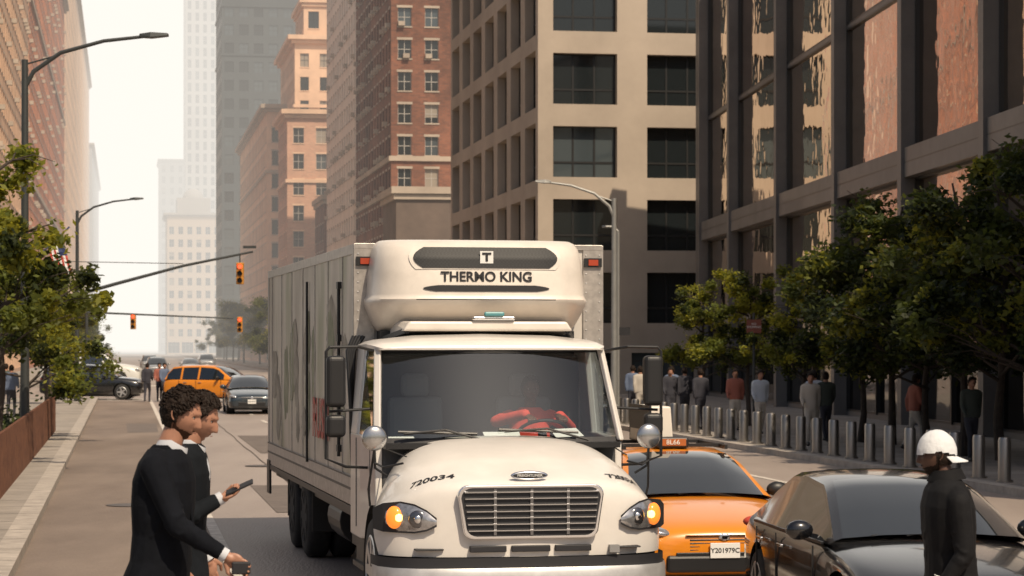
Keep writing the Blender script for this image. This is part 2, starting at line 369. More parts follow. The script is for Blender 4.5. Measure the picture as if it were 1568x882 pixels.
granite=mat('grey_granite',(.13,.122,.115),.5,0,.2,.6,coat=.1)
g=group('glass_office_building',(14.4,40,0),3.66)
ys=[-12,-2,8,14.2,22.6,32.1,42.3,53.8,65.9,75.1]
mb=MB(); gl=MB(); jn=MB()
for i,y in enumerate(ys):
    mb.box(-.5,.2,y-.26,y+.26,0,20.6)
    if i<len(ys)-1:
        y0,y1=y+.26,ys[i+1]-.26
        levels=[(.3,3.6,2),(3.9,7.7,0),(8.6,13.6,0),(13.72,20.3,1)]
        for (z0,z1,k) in levels:
            kk=k if k==2 else random.choice((0,0,1))
            e=[random.uniform(-.012,.012) for _ in range(4)]
            gl.quad((.05+e[0],y0,z0),(.05+e[1],y1,z0),(.05+e[2],y1,z1),(.05+e[3],y0,z1),kk)
            jn.box(-.06,.3,y0,y0+.07,z0,z1); jn.box(-.06,.3,y1-.07,y1,z0,z1); jn.box(-.05,.3,y0+.07,y1-.07,z1-.07,z1); jn.box(-.05,.3,y0+.07,y1-.07,z0,z0+.07)
        zz=[0]+[z for l in levels for z in l[:2]]+[20.6]
        for k in range(0,len(zz),2):
            mb.box(-.4 if zz[k+1]-zz[k]>.5 else -.05,.3,y0,y1,zz[k],zz[k+1])
        jn.box(-.403,-.39,y0,y1,8.13,8.17)
        ym=(y0+y1)/2; z0,z1,k=levels[0]; jn.box(-.1,.25,ym-.06,ym+.06,z0,z1)
mb.obj('granite_frame',granite,g); gl.obj('reflective_panels',gm,g); jn.obj('panel_joints',darkfr,g)
mb=MB(); mb.box(.31,35,-12,75.4,0,20.6); mb.box(-.5,.3,75.45,76,0,20.6); mb.obj('core',granite,g)
# ------------------------------------------------------------------ trees
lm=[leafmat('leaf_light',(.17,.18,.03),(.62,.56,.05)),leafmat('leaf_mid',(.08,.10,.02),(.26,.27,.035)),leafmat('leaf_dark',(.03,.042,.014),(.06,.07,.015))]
lmR=[leafmat('leaf_light_b',(.11,.125,.025),(.38,.36,.04)),leafmat('leaf_mid_b',(.04,.055,.016),(.10,.12,.02)),leafmat('leaf_dark_b',(.016,.025,.01),(.025,.035,.009))]  # darker leaf set: shade on the right-hand trees put into the colour
bark=mat('bark',(.05,.038,.03),.9,0,.3,8,.4,30)
def treemesh(seed,h,cr,cb,nl,leaf,nclump=60,wid=1.0,litf=.4):
    rnd=random.Random(seed); tb=MB(); lb=MB(); tips=[]
    def wig(p,s): return p+Vector((rnd.uniform(-s,s),rnd.uniform(-s,s),rnd.uniform(-s,s)*.5))
    top=Vector((rnd.uniform(-.2,.2),rnd.uniform(-.2,.2),h*.84))
    pts=[Vector((0,0,0)),wig(Vector((0,0,cb*.5)),.06),wig(Vector((0,0,cb)),.1),wig(Vector((0,0,(cb+h)*.5)),.2),top]
    tb.tube(pts,[.10*h/6,.08*h/6,.065*h/6,.04*h/6,.02],10); tips.append(top)
    for i in range(20):
        t=rnd.uniform(.0,.95); z=cb*.8+(h*.82-cb*.8)*t
        ang=i*2.4+rnd.uniform(-.4,.4); ln=cr*(1-.62*t)*rnd.uniform(.65,1.1)
        s=Vector((0,0,z)); e=s+Vector((math.cos(ang)*ln,math.sin(ang)*ln,ln*rnd.uniform(.1,.6)))
        m=wig((s+e)/2,.15); tb.tube([s,m,e],[.035*h/6,.022*h/6,.008],6); tips+= [e,m+(e-m)*.4]
        for k in range(3):
            e2=wig(e,.5*cr*.7); tb.tube([m,(m+e2)/2+Vector((0,0,.1)),e2],[.015*h/6,.01,.005],5); tips.append(e2)
    for i in range(nclump):
        c=wig(rnd.choice(tips),.3*cr*.5); sz=rnd.uniform(.14,.46)*cr*.38*wid
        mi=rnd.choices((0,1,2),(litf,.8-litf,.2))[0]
        if c.z<h*.5: mi=rnd.choices((0,1,2),(litf*.6,.4,.4))[0]  # lower crown leans to dark leaves, shade set by leaf colour
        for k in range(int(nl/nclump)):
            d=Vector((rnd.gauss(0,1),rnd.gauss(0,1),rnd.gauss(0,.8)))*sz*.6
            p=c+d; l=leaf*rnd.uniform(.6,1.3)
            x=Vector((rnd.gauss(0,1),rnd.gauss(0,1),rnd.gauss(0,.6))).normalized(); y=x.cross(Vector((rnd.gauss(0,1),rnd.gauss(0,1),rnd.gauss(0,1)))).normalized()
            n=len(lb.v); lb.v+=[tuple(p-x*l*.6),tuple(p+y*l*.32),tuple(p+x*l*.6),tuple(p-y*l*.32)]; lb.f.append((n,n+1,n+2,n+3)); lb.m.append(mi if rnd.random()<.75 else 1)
    return tb,lb
def mk(n,b,ms):
    me=bpy.data.meshes.new(n); me.from_pydata(b.v,[],b.f)
    for m in ms: me.materials.append(m)
    me.polygons.foreach_set('material_index',b.m); return me
TV=[]
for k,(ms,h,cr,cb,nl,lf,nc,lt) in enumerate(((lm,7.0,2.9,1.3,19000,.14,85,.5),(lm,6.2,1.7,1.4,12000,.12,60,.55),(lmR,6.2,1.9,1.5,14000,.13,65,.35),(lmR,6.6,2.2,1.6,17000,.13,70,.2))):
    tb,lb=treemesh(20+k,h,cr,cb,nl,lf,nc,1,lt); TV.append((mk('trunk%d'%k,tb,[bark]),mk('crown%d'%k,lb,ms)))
def tree(k,loc,s=1,rz=0,name='street_tree',sz=1):
    g=group(name,loc,rz); g.scale=(s,s,s*sz)
    for n,me in zip(('trunk','crown'),TV[k]):
        o=bpy.data.objects.new(n,me); COL.objects.link(o); o.parent=g
for k,a,b,s,sz in ((1,-2.5,48,1.15,1.08),(0,-2.6,63,.82,1.05),(1,-2.6,82,.95,1),(1,-3.0,99,.95,1),(1,-5.2,56,1.15,1.05),(1,-6,74,1.15,1),(0,-6.5,90,.85,1)):
    tree(k,S(a,b,.14),s,b*37,sz=sz)
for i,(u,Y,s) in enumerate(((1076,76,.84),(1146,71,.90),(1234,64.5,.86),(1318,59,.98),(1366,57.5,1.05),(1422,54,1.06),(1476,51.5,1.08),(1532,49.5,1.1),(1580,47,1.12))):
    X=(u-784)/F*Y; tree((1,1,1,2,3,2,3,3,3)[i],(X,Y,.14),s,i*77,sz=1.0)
for i in range(9):
    tree(i%2,S(17+random.uniform(-1,2),232+i*26,.14),1.4,i*50)
for i in range(5): tree(i%2,S(-4,165+i*22,.14),.9,i*50)
lb=MB(); rnd=random.Random(3)
for i in range(9000):
    b=rnd.uniform(20,68); p=S(rnd.uniform(-5,-2.2),b,.14+abs(rnd.gauss(0,.36))); l=.12
    x=Vector((rnd.gauss(0,1),rnd.gauss(0,1),rnd.gauss(0,1))).normalized(); y=x.orthogonal()
    n=len(lb.v); lb.v+=[tuple(p-x*l*.6),tuple(p+y*l*.3),tuple(p+x*l*.6),tuple(p-y*l*.3)]; lb.f.append((n,n+1,n+2,n+3)); lb.m.append(rnd.choice((1,2,2)))
o=bpy.data.objects.new('hedge',mk('hedge',lb,lmR)); COL.objects.link(o)
# ------------------------------------------------------------------ street lamps, signals, signs
def lamp(loc,rz,h,arm,m,name='street_lamp',zt=None):
    g=group(name,loc,rz); mb=MB()
    mb.tube([(0,0,0),(0,0,.5),(0,0,.6)],[.16,.15,.1],12); mb.tube([(0,0,.5),(0,0,h-.5)],[.1,.07],12)
    mb.tube([(0,0,h-1.1),(arm*.06,0,h-.75),(arm*.25,0,h-.35),(arm*.55,0,h-.1),(arm*.85,0,h)],[.05,.05,.045,.04,.035],8)
    mb.tube([(0,0,h-.6),(arm*.2,0,h-.43)],.02,6)
    mb.obj('pole',m,g,smooth=40)
    mb=MB(); mb.loft([[(arm*.8,-.06,h-.03),(arm*.8,.06,h-.03),(arm*.8,.06,h+.05),(arm*.8,-.06,h+.05)],[(arm*.88,-.14,h-.04),(arm*.88,.14,h-.04),(arm*.88,.1,h+.08),(arm*.88,-.1,h+.08)],[(arm,-.12,h),(arm,.12,h),(arm,.08,h+.06),(arm,-.08,h+.06)]])
    mb.obj('head',m,g,bevel=.015)
lamp((-10.36,50,.14),0,9.0,3.05,M['gpole'])
lamp((-19.05,103,.14),0,8.85,2.9,M['gpole'])
lamp((3.17,73,.14),180,7.5,2.45,M['gpole2'])
g=group('sign_pole',(3.32,73.6,.14)); mb=MB(); mb.tube([(0,0,0),(0,0,6.0)],.05,10); mb.tube([(0,0,6),(-.15,0,6.15),(-.5,0,6.15)],.04,8); mb.obj('pole',M['gpole2'],g,smooth=40)
mb=MB(); mb.box(.0,.38,-.03,-.01,2.75,3.0); mb.obj('street_name_plate',M['ink'],g)
yel=mat('signal_yellow',(.45,.20,.03),.5)
redlit=emis(mat('signal_red',(.9,.05,.02),.4),(1,.08,.03),3)
def sighead(mb_parent,loc):
    x,y,z=loc; mb=MB(); mb.box(x-.17,x+.17,y-.05,y+.2,z-.5,z+.5); mb.obj('housing',yel,mb_parent,bevel=.03)
    for k,mm in ((.32,redlit),(0,M['black']),(-.32,M['black'])):
        mb=MB(); mb.tube([(x,y-.05,z+k),(x,y-.07,z+k)],.11,16); mb.obj('lens',mm,mb_parent)
        mb=MB(); mb.loft([[(x+.13*math.cos(t),y-.055,z+k+.13*math.sin(t)) for t in [i*math.pi/8 for i in range(9)]],[(x+.13*math.cos(t),y-.25,z+k+.13*math.sin(t)) for t in [i*math.pi/8 for i in range(9)]]],closed=False,cap=False); mb.obj('visor',yel,mb_parent)
g=group('traffic_light',(-20.6,108,.14))
mb=MB(); mb.tube([(0,0,0),(0,0,6.4)],[.13,.1],12); mb.tube([(0,0,4.6),(2.5,0,5.3),(5.5,0,6.1),(8.7,0,6.75)],[.09,.08,.065,.05],8); mb.tube([(0,0,6.3),(5.5,0,6.2)],.02,6); mb.tube([(8.1,0,6.6),(8.1,0,6.1)],.03,6)
mb.box(8.25,8.85,-.06,.06,6.9,7.02); mb.obj('mast_arm',M['gpole'],g,smooth=40); sighead(g,(8.1,0,5.75))
g=group('traffic_light',(-27.5,152,.14)); mb=MB(); mb.tube([(0,0,0),(0,0,6)],.1,10); mb.tube([(0,0,4.6),(9.5,0,4.2)],[.07,.04],8); mb.obj('mast_arm',M['gpole'],g); sighead(g,(9.9,0,3.8)); sighead(g,(3,0,4.0))
g=group('street_sign',(7.2,70,.14)); mb=MB(); mb.tube([(0,0,0),(0,0,3.4)],.04,8); mb.obj('post',M['gpole'],g)
mb=MB(); mb.box(-.22,.22,-.05,-.02,2.8,3.2); mb.obj('plate',mat('sign_maroon',(.18,.05,.03),.5),g); text('lettering','NO\nSTOPPING',.09,(0,-.056,3.02),(R(90),0,0),M['plate'],g,.002)
g=group('flag',(-13.4,68,0)); mb=MB()
mb.tube([(-1.2,0,4.3),(.6,0,6.0)],.025,8,mi=2)
for i in range(7):
    for j in range(8):
        x0,x1=-.05+i*.07*1.0,-.05+(i+1)*.07
        def Wf(x,k): return (x+.25*k/8,.04*math.sin(k*1.3+x*9),5.5-k*.11+.0)
        mb.quad(Wf(x0,j),Wf(x1,j),Wf(x1,j+1),Wf(x0,j+1),(i%2) if not (j<3 and i>3) else 2)
mb.obj('cloth',[M['red'],M['plate'],mat('navy',(.03,.05,.15),.6)],g)
# ------------------------------------------------------------------ wheels
def wheel(parent,x,y,z,r,w,side,rim,n=5):
    mb=MB(); x0,x1=x-w/2,x+w/2
    prof=[(x0,r*.62),(x0,r*.9),(x0+w*.12,r*.985),(x0+w*.3,r),(x1-w*.3,r),(x1-w*.12,r*.985),(x1,r*.9),(x1,r*.62)]
    N=28; rings=[[(px,y+pr*math.cos(2*math.pi*j/N),z+pr*math.sin(2*math.pi*j/N)) for j in range(N)] for px,pr in prof]
    mb.loft(rings); mb.obj('tyre',M['rubber'],parent,smooth=50)
    xo=x+side*w/2; rm=MB()
    rings=[[(px,y+pr*math.cos(2*math.pi*j/N),z+pr*math.sin(2*math.pi*j/N)) for j in range(N)] for px,pr in ((xo+side*.005,r*.66),(xo+side*.012,r*.62),(xo-side*.03,r*.57))]
    rm.loft(rings,cap=False)
    for k in range(n):
        a=2*math.pi*k/n; c,s=math.cos(a),math.sin(a)
        rm.prism((xo-side*.012,y+c*r*.1,z+s*r*.1),(xo-side*.005,y+c*r*.6,z+s*r*.6),.03,r*.22,wx2=.03,wy2=r*.16)
    rm.tube([(xo-side*.05,y,z),(xo+side*.005,y,z)],r*.17,16)
    rm.obj('rim',rim,parent,smooth=40)
    dk=MB(); dk.tube([(xo-side*.07,y,z),(xo-side*.05,y,z)],r*.6,24); dk.obj('hub_back',M['black'],parent)
# ------------------------------------------------------------------ cars
def car(name,loc,rz,paint,L=4.85,kind='sedan',taxi=False,rimm=None,wd=1.0):
    g=group(name,loc,rz); rimm=rimm or M['alum']
    suv=kind=='suv'; q=L/4.85
    if not suv:
        st=[(0,.60,.62,.52,.34),(.05,.76,.70,.58,.24),(.22,.86,.77,.66,.19),(.75,.91,.89,.80,.17),(1.3,.92,.96,.88,.17),(1.6,.92,.98,.91,.17),(2.7,.92,.98,.92,.17),(3.6,.92,1.0,.94,.17),(4.2,.91,1.03,.97,.18),(4.6,.87,1.01,.93,.22),(4.8,.78,.94,.8,.28),(4.85,.66,.82,.7,.38)]
        gh=[(1.32,.985,.78),(1.7,1.16,.71),(2.1,1.33,.64),(2.35,1.40,.60),(2.92,1.435,.59),(3.02,1.435,.59),(3.5,1.41,.59),(3.95,1.26,.63),(4.35,1.06,.70)]
        belt=.94; ib=3; ic=7; wb=.85
    else:
        st=[(0,.62,.80,.62,.38),(.05,.78,.90,.70,.28),(.2,.88,.98,.82,.24),(.7,.92,1.06,.94,.22),(1.2,.93,1.10,1.0,.22),(1.5,.93,1.10,1.02,.22),(2.7,.93,1.10,1.03,.22),(3.6,.93,1.12,1.04,.22),(4.3,.92,1.14,1.05,.24),(4.65,.89,1.12,1.02,.28),(4.8,.84,1.05,.9,.32),(4.85,.74,.9,.8,.42)]
        gh=[(1.15,1.11,.80),(1.5,1.32,.74),(1.85,1.54,.67),(2.15,1.63,.63),(2.82,1.67,.63),(2.92,1.67,.63),(3.75,1.65,.64),(3.85,1.65,.64),(4.35,1.60,.64),(4.6,1.35,.70),(4.72,1.12,.76)]
        belt=1.05; ib=3; ic=9; wb=.87
    rings=[]
    for (y,w,zt,zs,zb) in st:
        y*=q; w*=wd
        half=[(0,zt),(.5*w,zt-.005),(.82*w,zt-.04),(.965*w,zs),(w,(zs+zb)/2+.08),(.985*w,zb+.14),(.93*w,zb),(.5*w,zb)]
        ring=[(x,y,z) for x,z in half]+[(0,y,zb)]+[(-x,y,z) for x,z in half[:0:-1]]
        rings.append(ring)
    mb=MB(); mb.loft(rings); body=mb.obj('body',[paint,M['black']],g,sub=2,smooth=180)
    r=.34 if not suv else .37; ya,yb=.93*q,3.78*q
    cm=MB()
    for y in (ya,yb):
        cm.tube([(-1.2,y,r+.01),(-.62,y,r+.01)],r+.055,32); cm.tube([(.62,y,r+.01),(1.2,y,r+.01)],r+.055,32)
    boolcut(body,cm)
    lin=MB()
    for y in (ya,yb):
        for s in (-1,1):
            N=32; rr=r+.05
            lin.loft([[(xx,y+rr*math.cos(2*math.pi*j/N),r+.01+rr*math.sin(2*math.pi*j/N)) for j in range(N)] for xx in (s*.60,s*.84)],cap=False)
            wheel(g,s*(.80*wd),y,r,r,.22,s,rimm)
    lin.box(-.6,.6,.3*q,L-.3*q,.16,.6)
    lin.obj('wheel_liners',M['black'],g)
    rings=[]
    for (y,zt,wt) in gh:
        y*=q; wt*=wd; wbb=wb*wd
        half=[(wbb,belt-.02),(wt+.05,zt-.09 if zt-.09>belt else belt),(wt+.035,zt-.05 if zt-.05>belt else belt+.01),(wt-.04,zt-.012),(wt*.5,zt+.012),(0,zt+.018)]
        rings.append([(x,y,z) for x,z in half]+[(-x,y,z) for x,z in half[-2::-1]])
    def mf(i,j):
        jj=min(j,9-j)
        if jj==0:
            if not suv: return 1 if i in (1,2,3,5) else 0
            return 1 if i in (1,2,3,5,7,8) else 0
        if jj==1 or jj==2: return 0
        if i<ib: return 1
        if i>=ic-1 and not suv: return 1
        if suv and i>=8: return 1
        return 0
    mb=MB(); mb.loft(rings,closed=False,cap=False,mf=mf); mb.obj('greenhouse',[paint,M['carglass']],g,smooth=35)
    mb=MB(); ym=1.75*q; zm=belt+.07
    for s in (-1,1): mb.ell((s*(1.0*wd),ym,zm),(.12,.07,.085),14,8); mb.prism((s*.84*wd,ym+.04,zm-.06),(s*.95*wd,ym+.02,zm-.03),.05,.04)
    mb.obj('mirrors',M['black'] if taxi else paint,g,smooth=60)
    mb=MB()
    for y in (1.62,2.97,3.75 if not suv else 3.9):
        for s in (-1,1):
            mb.box(min(s*.912*wd,s*.925*wd),max(s*.912*wd,s*.925*wd),y*q-.006,y*q+.006,.34,belt-.05)
    for s in (-1,1):
        mb.box(min(s*.84*wd,s*.865*wd),max(s*.84*wd,s*.865*wd),1.55*q,4.1*q,belt-.035,belt-.012)
        mb.prism((s*.15-.35,1.33*q,belt+.05),(s*.15+.2,1.5*q,belt+.12),.02,.012)
    mb.obj('trim_gaps',M['black'],g)
    mb=MB()
    for y in (2.75,3.55):
        for s in (-1,1): mb.prism((s*.935*wd,y*q-.09,.80 if not suv else .9),(s*.935*wd,y*q+.09,.80 if not suv else .9),.03,.025)
    mb.obj('door_handles',M['chrome'],g,bevel=.006)
    hz=.66 if not suv else .82
    mb=MB()
    for s in (-1,1): mb.ell((s*.68*wd,.17,hz+.01),(.17,.13,.055),16,10,rot=Matrix.Rotation(s*R(28),3,'Z')@Matrix.Rotation(-s*R(10),3,'Y'))
    mb.obj('headlamps',M['lens'],g,smooth=60)
    mb=MB()
    for k in range(4): mb.box(-.36,.36,.005-.0*k,.05,hz-.08-k*.035,hz-.062-k*.035)
    mb.box(-.50,.50,-.012,.06,.33,.46); mb.box(-.38,.38,.02,.06,hz-.2,hz-.05)
    mb.obj('grille',M['black'],g,bevel=.006)
    mb=MB(); mb.box(-.40,.40,-.004,.03,hz-.03,hz-.018); mb.ell((0,-.0,hz-.04),(.06,.015,.04),12,8); mb.obj('chrome_trim',M['chrome'],g)
    mb=MB(); mb.box(-.155,.155,-.035,-.02,.40,.56); mb.obj('licence_plate',M['plate'],g,bevel=.004)
    text('plate_text','Y201979C',.07,(0,-.037,.48),(R(90),0,0),M['ink'],g,.001,bold=.001)
    mb=MB()
    for s in (-1,1): mb.ell((s*.70*wd,L-.14,.86 if not suv else 1.0),(.14,.08,.06),12,8)
    mb.obj('tail_lamps',M['red'],g,smooth=60)
    return g
ty=mat('taxi_yellow',(.66,.22,.012),.32,0,.05,2,coat=.7)
blk=mat('car_black',(.007,.007,.008),.2,0,coat=1,spec=.5)
tx=car('taxi_cab',(2.17,24.0,0),8,ty,taxi=True); tx.scale=(1,1,.97)
mb=MB(); mb.box(-.19,.19,2.55,2.75,1.44,1.57); mb.obj('roof_sign_base',M['black'],tx,bevel=.03)
mb=MB(); mb.box(-.15,.15,2.54,2.549,1.47,1.55); mb.obj('roof_sign_face',mat('amber_sign',(.35,.10,.02),.5),tx); text('roof_number','8L66',.08,(0,2.535,1.51),(R(90),0,0),M['plate'],tx)
mb=MB(); 
rings=[[(-.14,y,1.5),(.16,y,1.5),(.13,y,1.92),(-.11,y,1.92)] for y in (2.9,4.0)]
mb.loft(rings); mb.obj('roof_advert_board',mat('advert_white',(.66,.62,.55),.5),tx,bevel=.02).location=(-.10,-.1,0)
mb=MB(); mb.box(-.23,-.20,2.78,3.95,1.49,1.93)
for y in (2.7,3.8): mb.prism((-.62,y,1.47),(.62,y,1.47),.03,.04)
for s in (-1,1): mb.prism((s*.58,2.4,1.46),(s*.58,3.9,1.46),.03,.05)
mb.obj('roof_rack',M['black'],tx)
mb=MB(); mb.box(-.60,.60,-.02,.1,.25,.43)
for s in (-1,1): mb.ell((s*.70,.08,.36),(.12,.08,.10),12,8)
mb.obj('lower_grille',M['black'],tx,bevel=.03)
sd=car('black_sedan',(3.60,18.05,0),6.5,blk,L=4.9)
mb=MB(); mb.quad((-.60,1.77,1.13),(-.49,1.775,1.13),(-.49,1.83,1.16),(-.60,1.825,1.16)); mb.obj('windscreen_sticker',M['plate'],sd).location=(0,-.05,.012)
car('black_suv',(-17.5,112,.01),90,blk,L=4.9,kind='suv')
car('taxi_suv',(-11.3,106,.01),66,ty,L=4.7,kind='suv',taxi=True)
car('dark_sedan',S(4.7,88,0),SA,mat('car_navy',(.02,.03,.04),.25,coat=1))
silver=mat('car_silver',(.30,.31,.32),.3,.6,coat=.6)
car('white_suv',S(2.6,190,0),SA,silver,kind='suv'); car('silver_car',S(6.0,215,0),SA,silver); car('grey_suv',S(2.5,235,0),SA,mat('car_gr',(.2,.2,.2),.3,coat=.5),kind='suv'); car('silver_suv',S(9.0,260,0),SA,silver,kind='suv')
vn=car('white_van',(-20.6,131,.01),90,mat('van_white',(.55,.55,.52),.35,coat=.4),L=5.6,kind='suv'); vn.scale=(1,1,1.45)
car('parked_car',S(12.9,66,0),SA,blk,kind='suv'); car('grey_car',S(11,100,0),SA,silver)
# ------------------------------------------------------------------ truck
TY=11.4
T=group('refrigerated_box_truck',(-.327,23.76,0),TY)
boxw=1.27; BL=8.9; zb0,zt0=1.0,3.575
side_m,nt,b=nodes('box_side_panel'); b.inputs['Roughness'].default_value=.4
tc=nt.nodes.new('ShaderNodeTexCoord'); mp=nt.nodes.new('ShaderNodeMapping'); mp.inputs['Scale'].default_value=(1,.55,.22); nt.links.new(tc.outputs['Object'],mp.inputs[0])
n=nt.nodes.new('ShaderNodeTexNoise'); n.inputs['Scale'].default_value=1.6; n.inputs['Detail'].default_value=8; nt.links.new(mp.outputs[0],n.inputs['Vector'])
r=nt.nodes.new('ShaderNodeValToRGB'); r.color_ramp.elements[0].position=.36; r.color_ramp.elements[0].color=(.34,.29,.23,1); r.color_ramp.elements[1].position=.66; r.color_ramp.elements[1].color=(.24,.24,.13,1)
e=r.color_ramp.elements.new(.5); e.color=(.56,.50,.42,1)
nt.links.new(n.outputs[0],r.inputs[0]); nt.links.new(r.outputs[0],b.inputs['Base Color'])
galv=mat('galvanised',(.40,.37,.34),.4,.5,.25,10)
boxf=mat('box_front',(.53,.50,.46),.45,0,.12,2)
mb=MB(); mb.box(-boxw+.01,boxw-.01,.01,BL-.01,zb0,zt0-.02); mb.obj('box_core',boxf,T)
mb=MB(); mb.box(-boxw-.004,-boxw+.006,.12,BL-.1,zb0+.25,zt0-.1); mb.box(boxw-.006,boxw+.004,.12,BL-.1,zb0+.25,zt0-.1); mb.obj('side_panels',side_m,T)
mu=mat('faded_mural',(.09,.12,.045),.6,0,scale=2.5,c2=(.34,.32,.22),detail=9); mu2=mat('faded_mural_b',(.13,.11,.08),.6,0,scale=3,c2=(.42,.37,.30),detail=9)
mm_=MB(); rp=random.Random(9)
for i in range(20):
    y0=rp.uniform(.6,8.2); w_=rp.uniform(.3,.9); h0=rp.uniform(1.3,2.4); h1=h0+rp.uniform(.3,1.0); h1=min(h1,3.35); N=18
    k=len(mm_.v)
    mm_.v+=[(-boxw-.006-.0003*i,y0+w_*.5*math.cos(t)*(1+.3*rp.uniform(-1,1)),(h0+h1)/2+(h1-h0)*.5*math.sin(t)*(1+.12*rp.uniform(-1,1))) for t in [2*math.pi*j/N for j in range(N)]]
    mm_.f.append(tuple(range(k,k+N))); mm_.m.append(i%2)
mm_.obj('side_mural',[mu,mu2],T)
mb=MB()
for s in (-1,1):
    x0,x1=sorted((s*boxw,s*(boxw+.015)))
    mb.box(x0,x1,0,BL,zt0-.1,zt0); mb.box(x0,x1,0,BL,zb0-.05,zb0+.24); mb.box(x0,x1,0,.12,zb0+.24,zt0-.1); mb.box(x0,x1,BL-.1,BL,zb0+.24,zt0-.1)
    x0,x1=sorted((s*(boxw-.2),s*(boxw+.012))); mb.box(x0,x1,-.012,0.005,zb0,zt0)
    k=.9
    while k<BL-.2: 
        x0,x1=sorted((s*(boxw+.002),s*(boxw+.014))); mb.box(x0,x1,k,k+.03,zb0+.24,zt0-.1); k+=1.24
mb.box(-boxw,boxw,-.014,.006,zt0-.05,zt0+.005)
mb.obj('box_rails',galv,T,bevel=.004)
mb=MB(); mb.box(-boxw-.02,-boxw-.002,.0,BL,zb0-.12,zb0-.06); mb.box(-boxw+.1,boxw-.1,.2,BL,zb0-.22,zb0-.01); mb.box(-.5,-.38,-2.9,BL,.62,.8); mb.box(.38,.5,-2.9,BL,.62,.8)
mb.box(-boxw-.03,-boxw+.0,BL-.35,BL,.55,zb0); mb.box(-boxw-.02,-boxw-.014,0,BL,zb0+.10,zb0+.125); mb.box(-boxw-.02,-boxw-.014,0,BL,zb0+.225,zb0+.24); mb.obj('chassis',M['black'],T)
mb=MB(); 
mb.tube([(-boxw-.03,1.05,1.4),(-boxw-.03,1.05,3.2)],.018,8)
for z in (1.45,2.0,2.6,3.15): mb.box(-boxw-.05,-boxw-.0,.98,1.12,z,z+.07)
mb.tube([(-boxw-.03,BL*.45,1.2),(-boxw-.03,BL*.45,3.3)],.015,8)
mb.obj('door_hardware',M['black'],T)
mb=MB()
for x in (-boxw+.1,boxw-.1): mb.box(x-.09,x+.09,-.04,-.015,zt0-.22,zt0-.13)
mb.obj('marker_housing',M['black'],T)
mb=MB()
for x in (-boxw+.1,boxw-.1): mb.box(x-.05,x+.05,-.05,-.041,zt0-.205,zt0-.145)
mb.obj('marker_lamps',mat('marker_red',(.35,.05,.02),.3),T)
text('side_lettering','RUSH',.62,(-boxw-.022,2.75,1.72),(R(90),0,R(-90)),M['red'],T,.001,bold=.012)
mb=MB()
for i in range(26):
    z=1.1+i*.095
    for x in (-boxw+.03,-boxw+.17,boxw-.03,boxw-.17): mb.ell((x,-.014,z),(.009,.006,.009),6,4)
mb.obj('rivets',M['alum'],T)
for y in (5.0,6.4):
    for s in (-1,1):
        wheel(T,s*1.08,y,.5,.5,.27,s,M['rubber'],8); wheel(T,s*.76,y,.5,.5,.27,s,M['rubber'],8)
mb=MB()
for y in (4.35,7.1): mb.box(-1.2,-.6,y,y+.02,.35,1.0); mb.box(.6,1.2,y,y+.02,.35,1.0)
for s in (-1,1): mb.box(min(s*.62,s*1.1),max(s*.62,s*1.1),.5,1.5,.45,.95); mb.tube([(s*.9,2.0,.65),(s*.9,3.1,.65)],.27,20)
mb.obj('tanks_mudflaps',M['black'],T,bevel=.02)
# ---- reefer unit
U=-.07; K_=1.035
def sring(z,wx,dy,n=40,p=4.5):
    r=[]; wx*=K_
    for i in range(n+1):
        t=math.pi*i/n; c,s_=math.cos(t),math.sin(t)
        x=wx*abs(c)**(2/p)*(1 if c>0 else -1); y=-dy*abs(s_)**(2/3.2)
        r.append((U+x,y-.01,z))
    return r
prof=[(2.66,.88,.10),(2.69,.94,.30),(2.76,.99,.46),(2.85,1.03,.58),(2.94,1.065,.70),(2.98,1.075,.755),(3.01,1.075,.77),(3.03,1.06,.755),(3.06,1.05,.75),(3.25,1.04,.74),(3.42,1.02,.71),(3.52,1.0,.65),(3.575,.97,.56),(3.60,.93,.45),(3.605,.8,.2)]
mb=MB(); mb.loft([sring(*p) for p in prof]); unit=mb.obj('refrigeration_unit',M['offwhite'],T,smooth=50)
def yun(z):
    for i in range(len(prof)-1):
        if prof[i][0]<=z<=prof[i+1][0]:
            t=(z-prof[i][0])/(prof[i+1][0]-prof[i][0]); return -(prof[i][2]+(prof[i+1][2]-prof[i][2])*t)-.01
def unit_panel(name,z0,z1,hw,hw2,m,off=.012,chf=.06):
    mb=MB(); N=24; rows=8; rings=[]
    for k in range(rows+1):
        z=z0+(z1-z0)*k/rows; h=hw+(hw2-hw)*k/rows
        e=min(k,rows-k)/rows*2; h-=chf*(1-e)**2
        ring=[]
        for i in range(N+1):
            x=h*(2*i/N-1); dy=-yun(z)-.01; W=1.05*K_
            y=-dy*(1-(abs(x)/W)**4.5)**(1/3.2)-.01
            ring.append((U+x,y-off,z))
        rings.append(ring)
    mb.loft(rings,closed=False,cap=False); return mb.obj(name,m,T,smooth=60)
mesh_m,nt,b=nodes('vent_mesh'); b.inputs['Roughness'].default_value=.6
tc=nt.nodes.new('ShaderNodeTexCoord'); ck=nt.nodes.new('ShaderNodeTexChecker'); ck.inputs['Scale'].default_value=55; ck.inputs[1].default_value=(.014,.016,.018,1); ck.inputs[2].default_value=(.004,.004,.005,1)
nt.links.new(tc.outputs['Object'],ck.inputs[0]); nt.links.new(ck.outputs[0],b.inputs['Base Color'])
unit_panel('vent_surround',3.30,3.535,.76,.76,M['offwhite'],.006)
unit_panel('vent',3.315,3.52,.73,.71,mesh_m,.014,.10)
unit_panel('lower_slot',3.085,3.145,.64,.62,M['ink'],.008,.14)
unit_panel('seam',3.0,3.008,1.0,1.0,M['ink'],.004,0)
text('unit_brand','THERMO KING',.135,(U,yun(3.215)-.003,3.225),(R(90),0,0),M['ink'],T,.004,bold=.003)
